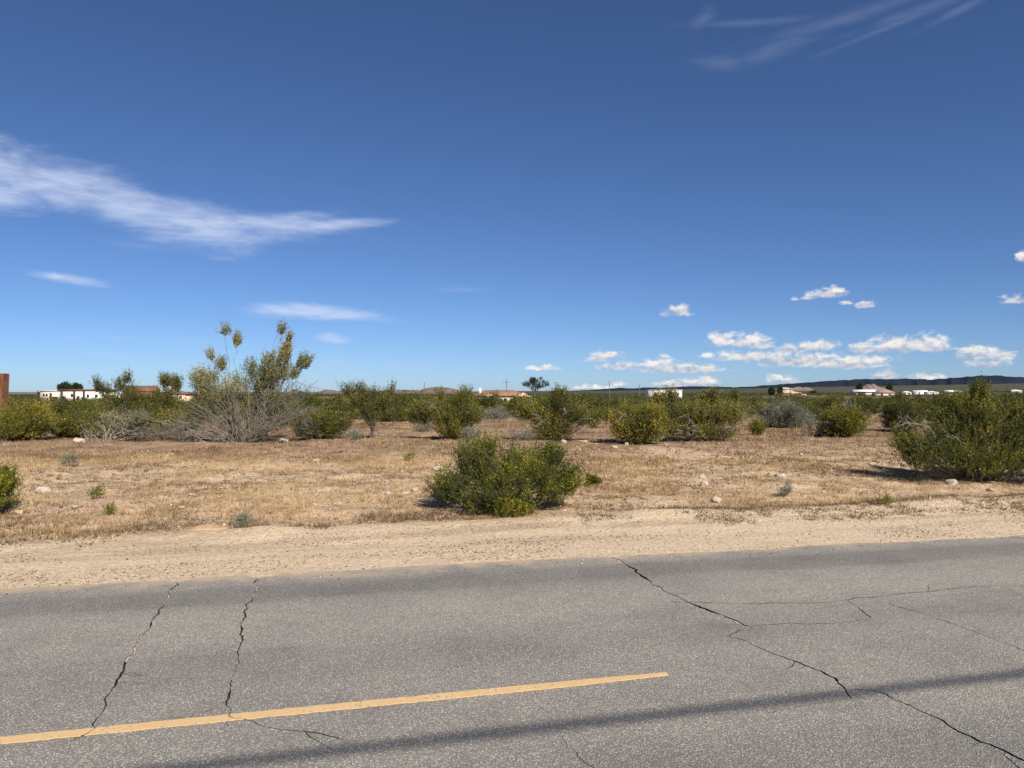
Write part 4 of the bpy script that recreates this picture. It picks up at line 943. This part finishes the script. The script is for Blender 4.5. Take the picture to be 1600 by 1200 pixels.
# gravel
def pebbles(seed, n, dens, lo, hi, region):
    r = np.random.default_rng(seed)
    s = r.uniform(-8, 14, n); t = r.uniform(*region, n)
    k = dens(s, t) > r.random(n); s, t = s[k], t[k]; n = len(s)
    x, y = xy(s, t); z = ground_z(x, y)
    z = np.where(t < 7.3, 0.0, z)
    oc = np.array([[1, 0, 0], [0, 1, 0], [-1, 0, 0], [0, -1, 0], [0, 0, 1], [0, 0, -1]], float)
    sz = lo+(hi-lo)*r.random(n)**3
    V = oc[None]*r.uniform(0.6, 1.3, (n, 6, 1))*sz[:, None, None]*np.array([1, 1, 0.65])
    an = r.uniform(0, 6.28, n); ca, sa = np.cos(an)[:, None], np.sin(an)[:, None]
    V = np.stack([V[..., 0]*ca-V[..., 1]*sa, V[..., 0]*sa+V[..., 1]*ca, V[..., 2]], -1)+np.stack([x, y, z+sz*0.3], -1)[:, None]
    f = np.array([[0, 1, 4], [1, 2, 4], [2, 3, 4], [3, 0, 4], [1, 0, 5], [2, 1, 5], [3, 2, 5], [0, 3, 5]])
    T = (np.arange(n)[:, None, None]*6+f[None]).reshape(-1, 3)
    return V.reshape(-1, 3), T, np.repeat(r.random(n), 6)
gm = Mat('gravel', 0.9, 0.2)
gm.color(gm.ramp(gm.attr('tint'), [(0.0, (0.07, 0.055, 0.045)), (0.35, (0.18, 0.135, 0.10)), (0.65, (0.36, 0.26, 0.175)), (1.0, (0.58, 0.46, 0.33))]))
dsh = lambda s, t: np.where(t < 7.36, 0.16*smooth(7.0, 7.36, t), 0.12+0.88*smooth(0.42, 0.66, vnoise(s*0.45, t*3.1))*smooth(0.25, 0.6, vnoise(s*1.3+40, t*1.3)))
V, T, A = join([pebbles(1, 60000, dsh, 0.004, 0.014, (7.05, 9.9)), pebbles(2, 9000, lambda s, t: 0.25+0.75*smooth(0.5, 0.65, vnoise(s*0.6+9, t*0.6)), 0.008, 0.035, (9.5, 20))])
tag(link('gravel', fast_mesh('gravel', V, None, gm.m, False, {'tint': A}, T)), 'loose gravel on the sandy road shoulder', 'gravel', kind='stuff')

# fallen stick
P = np.array([[-4.75, 13.15, 0], [-4.5, 13.25, 0], [-4.2, 13.28, 0], [-3.95, 13.36, 0], [-3.7, 13.5, 0]])
P[:, 2] = ground_z(P[:, 0], P[:, 1])+np.array([0.02, 0.05, 0.045, 0.06, 0.03])
V1, F1 = tubes(P[None], np.array([[0.010, 0.012, 0.011, 0.008, 0.004]]), 6)
Pb = np.array([P[2], P[2]+[0.12, -0.12, 0.02], P[2]+[0.22, -0.16, 0.0]])
V2, F2 = tubes(Pb[None], np.array([[0.007, 0.005, 0.003]]), 5)
V, F = merge([(V1, F1), (V2, F2)])
tag(link('dead_branch', fast_mesh('dead_branch', V, F, BARK_PALE, True)), 'thin pale fallen branch lying in the straw', 'branch')

# ---------------------------------------------------------------- building kit
PLASTER = {k: grain('plaster_'+k, c, 0.08, 0.6) for k, c in {'white': (0.66, 0.63, 0.58), 'cream': (0.58, 0.50, 0.38), 'tan': (0.62, 0.45, 0.27), 'pink': (0.66, 0.54, 0.46), 'red': (0.21, 0.07, 0.055), 'grey': (0.40, 0.38, 0.36)}.items()}
ROOFM = {k: grain('roof_'+k, c, 0.25, 2.0) for k, c in {'brown': (0.24, 0.135, 0.085), 'dark': (0.035, 0.032, 0.033), 'white': (0.62, 0.62, 0.60), 'red': (0.17, 0.085, 0.065), 'mauve': (0.26, 0.18, 0.16), 'tan': (0.45, 0.33, 0.22)}.items()}
GLASS = Mat('dark_glass', 0.12, 0.6).color((0.03, 0.035, 0.04)).m
DARKW = grain('dark_wood', (0.05, 0.035, 0.03), 0.3, 3)
def boxm(x0, x1, y0, y1, z0, z1):
    V = np.array([[x, y, z] for z in (z0, z1) for x, y in ((x0, y0), (x1, y0), (x1, y1), (x0, y1))], float)
    F = np.array([[3, 2, 1, 0], [4, 5, 6, 7], [0, 1, 5, 4], [1, 2, 6, 5], [2, 3, 7, 6], [3, 0, 4, 7]])
    return V, F
def box(name, b, mat, parent):
    V, F = boxm(*b); return link(name, fast_mesh(name, V, F, mat), parent)
def roof_mesh(kind, w, d, z, h, ov, mat, name='roof'):
    X, Y = w/2+ov, d/2+ov; th = 0.18
    if kind == 'flat':
        V, F = boxm(-X, X, -Y, Y, z+0.003, z+h); return fast_mesh(name, V, F, mat)
    if kind == 'gable':      # ridge runs along x
        top = [(-X, -Y, z), (X, -Y, z), (X, Y, z), (-X, Y, z), (-X, 0, z+h), (X, 0, z+h)]
        fs = [(0, 1, 5, 4), (2, 3, 4, 5)]; ts = [(0, 4, 3), (1, 2, 5)]
    elif kind == 'gable_y':  # the gable end faces the camera
        top = [(-X, -Y, z), (X, -Y, z), (X, Y, z), (-X, Y, z), (0, -Y, z+h), (0, Y, z+h)]
        fs = [(3, 0, 4, 5), (1, 2, 5, 4)]; ts = [(0, 1, 4), (2, 3, 5)]
    else:                    # hip
        rx = max(0.0, X-Y)
        top = [(-X, -Y, z), (X, -Y, z), (X, Y, z), (-X, Y, z), (-rx, 0, z+h), (rx, 0, z+h)]
        fs = [(0, 1, 5, 4), (2, 3, 4, 5)]; ts = [(0, 4, 3), (1, 2, 5)]
    V = top+[(x, y, z-th) for x, y, _ in top[:4]]
    fs = fs+[(0, 6, 7, 1), (1, 7, 8, 2), (2, 8, 9, 3), (3, 9, 6, 0), (9, 8, 7, 6)]
    return fast_mesh(name, np.array(V), np.array(fs), mat, False, None, np.array(ts))
def house(name, label, cat, x, y, rz, w, d, h, wall, roof, rk, rh, ov=0.4, windows=(), doors_and_openings=(), z=None, extra=None, gable_wall=None):
    zb = float(ground_z(x, y)) if z is None else z
    e = tag(empty(name, (x, y, zb), rz), label, cat)
    box('wall', (-w/2, w/2, -d/2, d/2, -3.0, h), wall, e)
    link('roof', roof_mesh(rk, w, d, h+(0.2 if rk != 'flat' else 0), rh, ov, roof), e)
    if rk.startswith('gable') and gable_wall:
        if rk == 'gable_y':
            V = np.array([(-w/2, yy, h) for yy in (-d/2, d/2)]+[(w/2, yy, h) for yy in (-d/2, d/2)]+[(0, yy, h+rh*0.93) for yy in (-d/2-ov*0.0-0.02, d/2)], float)
            link('gable', fast_mesh('gable', V, None, gable_wall, False, None, np.array([(0, 2, 4), (1, 5, 3)])), e)
    for cx, cz, ww, wh in windows:
        f = box('window', (cx-ww/2, cx+ww/2, -d/2-0.06, -d/2+0.02, cz-wh/2, cz+wh/2), PLASTER['white'], e)
        link('pane', fast_mesh('pane', *boxm(cx-ww/2+0.09, cx+ww/2-0.09, -d/2-0.075, -d/2-0.055, cz-wh/2+0.09, cz+wh/2-0.09), GLASS), f)
    for cx, ww, wh in doors_and_openings:
        box('door_or_opening', (cx-ww/2, cx+ww/2, -d/2-0.05, -d/2+0.02, 0, wh), DARKW, e)  # doors, and dark panels that paint the shade of open fronts
    return e
def at(u, y): return u*y, y      # bearing (tangent from straight ahead) and distance
# left skyline
X, Y = at(-0.593, 300)
h = house('house', 'two storey cream house with dark balconies, beside the long white building', 'house', X, Y, -0.1, 8.4, 7, 4.6, PLASTER['cream'], ROOFM['white'], 'flat', 0.25, 0.3, [(-2.6, 3.2, 1.0, 1.1), (-1.4, 3.2, 1.0, 1.1), (2.6, 1.2, 2.6, 1.0)], [(0.2, 1.0, 3.9)], z=-3.2)
for zz in (0.9, 3.5): box('balcony', (-5.6, -4.203, -3.2, 3.0, zz, zz+0.8), DARKW, h)
box('balcony_roof', (-5.8, -4.203, -3.3, 3.2, 4.62, 4.8), DARKW, h)
for py in (-3.0, 2.8): box('post', (-5.75, -5.605, py-0.07, py+0.07, -3, 4.617), DARKW, h)
box('awning', (0.9, 4.1, -4.2, -3.503, 2.3, 2.5), ROOFM['red'], h)
X, Y = at(-0.552, 292)
h = house('building', 'long white flat roofed building with reddish roof edge', 'building', X, Y, 0, 17.4, 9, 4.3, PLASTER['white'], ROOFM['red'], 'flat', 0.55, 0.35, [(-6.3, 1.6, 1.4, 1.6), (-3.4, 2.6, 1.1, 1.2), (5.6, 2.4, 1.1, 1.2), (2.5, 2.4, 1.1, 1.2)], [(-1.2, 1.1, 2.3)], z=-2.7)
for cx in (-7.3, -2.6, 1.0): box('pilaster', (cx-0.35, cx+0.35, -4.85, -4.503, 0, 4.2), DARKW, h)
X, Y = at(-0.509, 288)
house('house', 'small white house with a dark carport opening beside the red barn', 'house', X, Y, 0, 6.4, 6, 2.9, PLASTER['white'], ROOFM['white'], 'flat', 0.2, 0.25, [(1.8, 1.7, 1.2, 1.1)], [(-2.0, 2.3, 2.2)], z=-2.1)  # the carport opening is a flat panel, shade put into its colour
X, Y = at(-0.482, 260)
house('barn', 'dark red barn half hidden behind bushes', 'barn', X, Y, 0.15, 9.2, 8, 3.6, PLASTER['red'], ROOFM['red'], 'gable', 1.7, 0.3, [(-2, 2, 1.0, 1.0)], [(2, 2.4, 2.4)], z=-2.2)
X, Y = at(-0.435, 270)
h = house('house', 'yellowish tan house with a raised square tower behind the bushes', 'house', X, Y, 0, 8, 7, 2.6, PLASTER['tan'], ROOFM['red'], 'hip', 1.0, 0.4, [(-2, 1.5, 1.1, 1.1), (2.5, 1.5, 1.1, 1.1)], [], z=-2.2)
box('tower', (-2.4, -0.4, -1.5, 1.5, 2.61, 6.0), PLASTER['cream'], h)
X, Y = at(-0.242, 420)
house('house', 'tiny pale house low on the horizon right of the tall half bare bush', 'house', X, Y, 0, 9, 7, 2.2, PLASTER['cream'], ROOFM['tan'], 'gable', 0.8, 0.3, [(2, 1.2, 1, 1)], [(-2, 1, 1.9)], z=-5.0)
# tan house in the middle
X, Y = at(-0.0165, 262)
h = house('house', 'long tan house with brown tile roof and white chimney behind the scrub', 'house', X, Y, 0.0, 18.5, 9, 2.9, PLASTER['cream'], ROOFM['brown'], 'hip', 1.8, 0.6, [(2.2, 1.7, 1.3, 1.2), (4.4, 1.7, 1.3, 1.2), (-1, 1.7, 1.6, 1.2)], [(0.6, 1.0, 2.1)], z=-3.1)
box('chimney', (-6.9, -6.1, -2.6, -1.8, 3.0, 5.6), PLASTER['white'], h)
wg = box('wing', (5.6, 10.4, -7.5, -4.503, -1, 2.7), PLASTER['tan'], h)
me = roof_mesh('gable_y', 4.8, 3.0, 2.9, 1.3, 0.4, ROOFM['brown']); rf = link('wing_roof', me, wg); rf.location = (8.0, -6.0, 0)
link('gable', fast_mesh('gable', np.array([(5.5, -7.93, 2.72), (10.5, -7.93, 2.72), (8.0, -7.93, 4.12)]), None, PLASTER['tan'], False, None, np.array([(0, 1, 2)])), wg)
fr = box('porch_wall', (-4.4, -1.6, -5.4, -4.503, -1, 2.7), PLASTER['cream'], h)
me = roof_mesh('gable_y', 2.8, 0.9, 2.9, 0.9, 0.3, ROOFM['tan']); rf = link('gable_roof', me, fr); rf.location = (-3.0, -4.95, 0)
# white box house
X, Y = at(0.197, 235)
house('house', 'plain white box house with two windows, behind the broad clump', 'house', X, Y, 0.12, 9.4, 7, 3.4, PLASTER['white'], ROOFM['white'], 'flat', 0.2, 0.12, [(-1.3, 2.3, 0.85, 0.95), (1.0, 2.3, 0.85, 0.95), (3.4, 2.3, 0.85, 0.95)], [(-3.2, 0.95, 2.0)], z=-1.7)
X, Y = at(0.249, 330)
house('house', 'low white house with near black hipped roof right of the white box house', 'house', X, Y, 0, 8.5, 8, 1.9, PLASTER['white'], ROOFM['dark'], 'hip', 1.9, 0.5, [(2.8, 1.1, 1.0, 0.9)], [(-2, 1, 1.7)], z=-2.6)
# tan house with trees
X, Y = at(0.358, 470)
h = house('house', 'tan house with stepped roofs between two trees under the dark ridge', 'house', X, Y, 0, 15, 9, 3.6, PLASTER['tan'], ROOFM['tan'], 'hip', 1.5, 0.6, [(-3, 1.8, 1.5, 1.3), (0, 1.8, 1.5, 1.3)], [(-5.5, 2.4, 2.3)], z=-3.8)
w2_ = box('second_storey', (-4.5, 2.5, -2, 3, 3.81, 6.2), PLASTER['grey'], h)
me = roof_mesh('hip', 7, 5, 6.4, 1.0, 0.5, ROOFM['tan']); rf = link('storey_roof', me, w2_); rf.location = (-1, 0.5, 0)
wg = box('wing', (3.0, 9.4, -6.0, -4.503, -1, 3.2), PLASTER['pink'], h)
# shed with the white roof and the brown hipped one
X, Y = at(0.458, 430)
h = house('shed', 'open shed with a wide white metal roof and one pale end wall', 'shed', X, Y, -0.1, 11, 8, 3.0, PLASTER['grey'], ROOFM['white'], 'gable', 1.1, 0.6, [], [(-2.5, 4, 2.7)], z=-2.1)  # open front is a dark panel painted for the shade inside
box('end_wall', (4.6, 5.9, -4.4, 4.0, -0.8, 3.05), PLASTER['cream'], h)
X, Y = at(0.483, 425)
house('house', 'pale house with mauve brown hipped roof beside the white roofed shed', 'house', X, Y, -0.2, 9.5, 8, 2.4, PLASTER['cream'], ROOFM['mauve'], 'hip', 2.2, 0.5, [(2.4, 1.4, 1.2, 1.0)], [(-1.5, 1.0, 2.0)], z=-2.0)
for k, (u, D, w, lab, rc) in enumerate([(0.513, 640, 7, 'low cream house left in the far white group', 'white'), (0.531, 650, 11, 'largest white house of the far white group', 'white'), (0.546, 645, 8, 'white house at the right end of the far white group', 'white'), (0.568, 720, 7, 'lone far white house left of the tall shoot of the cut off bush', 'white'), (0.578, 730, 9, 'low far pale house touching the tall shoot of the cut off bush', 'tan'), (0.655, 700, 8, 'small far white shed right of the tall shoot', 'white')]):
    X, Y = at(u, D)
    house('house' if k < 5 else 'shed', lab, 'house' if k < 5 else 'shed', X, Y, 0.3*(k % 3-1), w, 7, 2.5 if k == 1 else 1.9, PLASTER['white' if k else 'cream'], ROOFM[rc], 'gable' if k % 2 else 'hip', 1.1, 0.4, [(w*0.2, 1.5, 1.2, 1.1)], [(-w*0.2, 1.0, 2.0)], z=-2.0 if k < 3 else (-1.3 if k < 5 else -0.8))

# ---------------------------------------------------------------- trees by the houses
def tree(label, x, y, zb, h, lobes, seed, leafm=LEAF_DARK, tint=0.4, twigs=600, leaf=(0.5, 0.3), trunk=1.2, rad=0.16, per=8):
    mm = bush_mesh(seed, lobes, twigs, per, leaf, 9, 60, rad, 0.25, 1.0, 0.6, tint, 0.5, BARK_DARK, leafm, 0, trunk, shell=0.3)
    e = tag(empty('tree', (x, y, zb)), label, 'tree')
    link('trunk', mm[0], e); link('crown', mm[1], e)
X, Y = at(-0.5825, 325)
tree('round dark evergreen tree, the left of two, behind the cream balcony house', X, Y, -2.2, 7, [(0, 0, 5.2, 2.3, 2.3, 1.5, 2), (-0.7, 0, 4.4, 1.6, 1.6, 1.2, 1), (0.8, 0, 4.5, 1.6, 1.6, 1.2, 1)], 201, twigs=900, trunk=2.5)
X, Y = at(-0.568, 330)
tree('round dark evergreen tree, the right of two, behind the long white building', X, Y, -2.2, 7, [(0.5, 0, 5.0, 1.7, 1.7, 1.4, 1.6), (-1.4, 0, 4.4, 1.5, 1.5, 1.1, 1), (1.4, 0, 4.2, 1.2, 1.2, 1.0, 0.8)], 202, twigs=900, trunk=2.5)
X, Y = at(0.030, 235)
tree('open dark tree with spreading crown at the tan house', X, Y, -1.5, 8, [(-2.0, 0, 4.9, 1.21, 1.1, 0.8, 0.9), (-0.25, 0, 5.6, 1.54, 1.4, 1.1, 1.5), (-0.75, 0, 6.3, 0.88, 0.8, 0.6, 0.6), (1.5, 0, 4.6, 1.32, 1.2, 0.9, 0.9), (3.38, 0, 4.9, 0.88, 0.8, 0.7, 0.4), (2.5, 0, 5.6, 0.55, 0.5, 0.5, 0.2), (1.75, 0, 6.6, 0.61, 0.5, 0.45, 0.2), (0.0, 0, 4.0, 1.32, 1.2, 0.9, 0.8), (-3.25, 0, 4.8, 0.77, 0.7, 0.5, 0.3)], 203, twigs=300, leaf=(0.30, 0.17), trunk=2.2, rad=0.13)
for k, (u, D, zb, h, w, lab) in enumerate([(0.338, 455, -2.2, 6.2, 2.6, 'left tree of the pair at the tan house with stepped roofs'), (0.349, 450, -2.2, 6.2, 1.9, 'right tree of the pair at the tan house with stepped roofs'), (0.4525, 480, -2.2, 9.0, 2.6, 'tall conical tree behind the left end of the white roofed shed'), (0.4915, 470, -2.2, 9.0, 2.6, 'tall tree at the right end of the mauve roofed house'), (0.392, 500, -3.0, 4.6, 3.4, 'low round tree right of the tan house with stepped roofs')]):
    X, Y = at(u, D)
    tree(lab, X, Y, zb, h, [(0, 0, h*0.45, w*0.62, w*0.62, h*0.26, 1.4), (0.15*w, 0, h*0.72, w*0.38, w*0.4, h*0.2, 0.8), (-0.25*w, 0, h*0.6, w*0.4, w*0.4, h*0.16, 0.6)], 210+k, twigs=420, leaf=(0.55, 0.35), trunk=1.2, tint=0.45)

# ---------------------------------------------------------------- poles, posts, cable
POLEM = grain('weathered_pole', (0.13, 0.105, 0.09), 0.3, 2)
STEEL = grain('galvanised', (0.42, 0.43, 0.45), 0.15, 2)
def pole(u, D, zb, h, label, arm=0.0, arm_z=0.92, r=0.17, arm2=False):
    X, Y = at(u, D)
    e = tag(empty('utility_pole', (X, Y, zb)), label, 'pole')
    V, F = tubes(np.array([[[0, 0, -0.6], [0, 0, h*0.5], [0, 0, h]]]), np.array([[r, r*0.85, r*0.65]]), 10)
    link('shaft', fast_mesh('shaft', V, F, POLEM, True), e)
    box('cap', (-r*0.6, r*0.6, -r*0.6, r*0.6, h+0.001, h+0.05), STEEL, e)
    if arm:
        box('crossarm', (-arm, arm, -r-0.13, -r-0.003, h*arm_z-0.07, h*arm_z+0.07), POLEM, e)
        for k in (-0.9, -0.45, 0.45, 0.9):
            V, F = tubes(np.array([[[k*arm, -r-0.065, h*arm_z+0.07], [k*arm, -r-0.065, h*arm_z+0.16], [k*arm, -r-0.065, h*arm_z+0.28]]]), np.array([[0.05, 0.08, 0.03]]), 6)
            link('insulator', fast_mesh('insulator', V, F, STEEL, True), e)
pole(-0.1142, 320, -2.5, 7.6, 'thin bare pole standing against the brown hills')
pole(-0.0073, 300, -3.2, 9.3, 'power pole with a long crossarm above the tan house', 1.5, 0.87)
pole(0.0572, 290, -3.1, 8.0, 'power pole with a short crossarm right of the open dark tree', 1.0, 0.97)
pole(0.1268, 310, -3.3, 8.8, 'slim bare pole alone on the plain left of the white box house')
pole(0.1660, 300, -3.2, 7.2, 'short bare pole just left of the white box house')
pole(0.4268, 430, -3.6, 6.2, 'small pale pole left of the white roofed shed', r=0.12)

rust = Mat('rusty_brown', 0.85, 0.3); pp = rust.objpos()
n1 = rust.noise(rust.mapping(pp, 0, (1, 1, 0.16)), 14, 6, 0.65); n2 = rust.noise(pp, 5, 5, 0.6)
rc = rust.ramp(n1, [(0.28, (0.06, 0.028, 0.018)), (0.5, (0.15, 0.062, 0.034)), (0.66, (0.22, 0.10, 0.05)), (0.8, (0.34, 0.20, 0.10))])
rust.color(rust.mix(rust.smap(n2, 0.6, 0.75, 0, 0.6), rc, (0.06, 0.035, 0.025))); rust.bump(n1, 0.5, 0.02)
def post(x, y, w, d, h, label, lean=0.0, name='post'):
    e = tag(empty(name, (x, y, float(ground_z(x, y))), 0), label, 'post')
    bm = bmesh.new()
    zs = [-0.3, h*0.35, h*0.7, h-0.02, h]
    rings = []
    for k, zz in enumerate(zs):
        s_ = 1.0+0.14*max(0, zz)/h if k < 4 else 1.10
        rings.append([bm.verts.new((sx*w/2*s_+lean*zz/h, sy*d/2*s_, zz)) for sx, sy in ((-1, -1), (1, -1), (1, 1), (-1, 1))])
    for a_, b_ in zip(rings, rings[1:]):
        for i in range(4): bm.faces.new((a_[i], a_[(i+1) % 4], b_[(i+1) % 4], b_[i]))
    bm.faces.new(rings[-1]); bm.faces.new(rings[0][::-1])
    bmesh.ops.bevel(bm, geom=list(bm.edges), offset=min(w, d)*0.08, segments=2, affect='EDGES')
    me = bpy.data.meshes.new('shaft'); bm.to_mesh(me); bm.free(); me.materials.append(rust.m)
    link('shaft', me, e)
    return e
post(-15.22, 22.7, 0.42, 0.30, 1.90, 'thick rust brown weathered post cut by the frame edge', 0.03)
post(-6.43, 71, 0.42, 0.3, 2.0, 'short rust brown post poking above the wide topped olive bush')
post(7.34, 25.2, 0.045, 0.035, 0.42, 'thin dark stake in the ground beside the broad clump', name='stake')

# overhead cable along the near side of the road; it throws the soft dark line across the asphalt
Hc = 7.0
hx = to_sun.x/to_sun.z*Hc; hy = to_sun.y/to_sun.z*Hc
cs, ct = st(hx, hy)
s0, s1 = -26.0, 30.0
tc_ = 3.79+ct
us = np.linspace(0, 1, 40)
sag = 0.5*4*us*(1-us)
cx, cy = xy(s0+(s1-s0)*us, tc_+0*us)
P = np.stack([cx, cy, Hc+0.45-sag], -1)
V, F = tubes(P[None], np.full((1, 40), 0.027), 8)
tag(link('overhead_cable', fast_mesh('overhead_cable', V, F, Mat('cable_sheath', 0.6).color((0.015, 0.015, 0.016)).m, True)), 'thick black overhead cable beside the road', 'cable')
for s_ in (s0, s1):
    x, y = xy(s_, tc_-0.22)
    e = tag(empty('utility_pole', (x, y, float(ground_z(x, y)))), 'wooden roadside pole carrying the overhead cable', 'pole', 'roadside cable poles')
    V, F = tubes(np.array([[[0, 0, -0.8], [0, 0, 4], [0, 0, 8.6]]]), np.array([[0.17, 0.15, 0.12]]), 12)
    link('shaft', fast_mesh('shaft', V, F, POLEM, True), e)
    box('bracket', (-0.05, 0.05, 0.10, 0.26, Hc+0.33, Hc+0.403), STEEL, e)
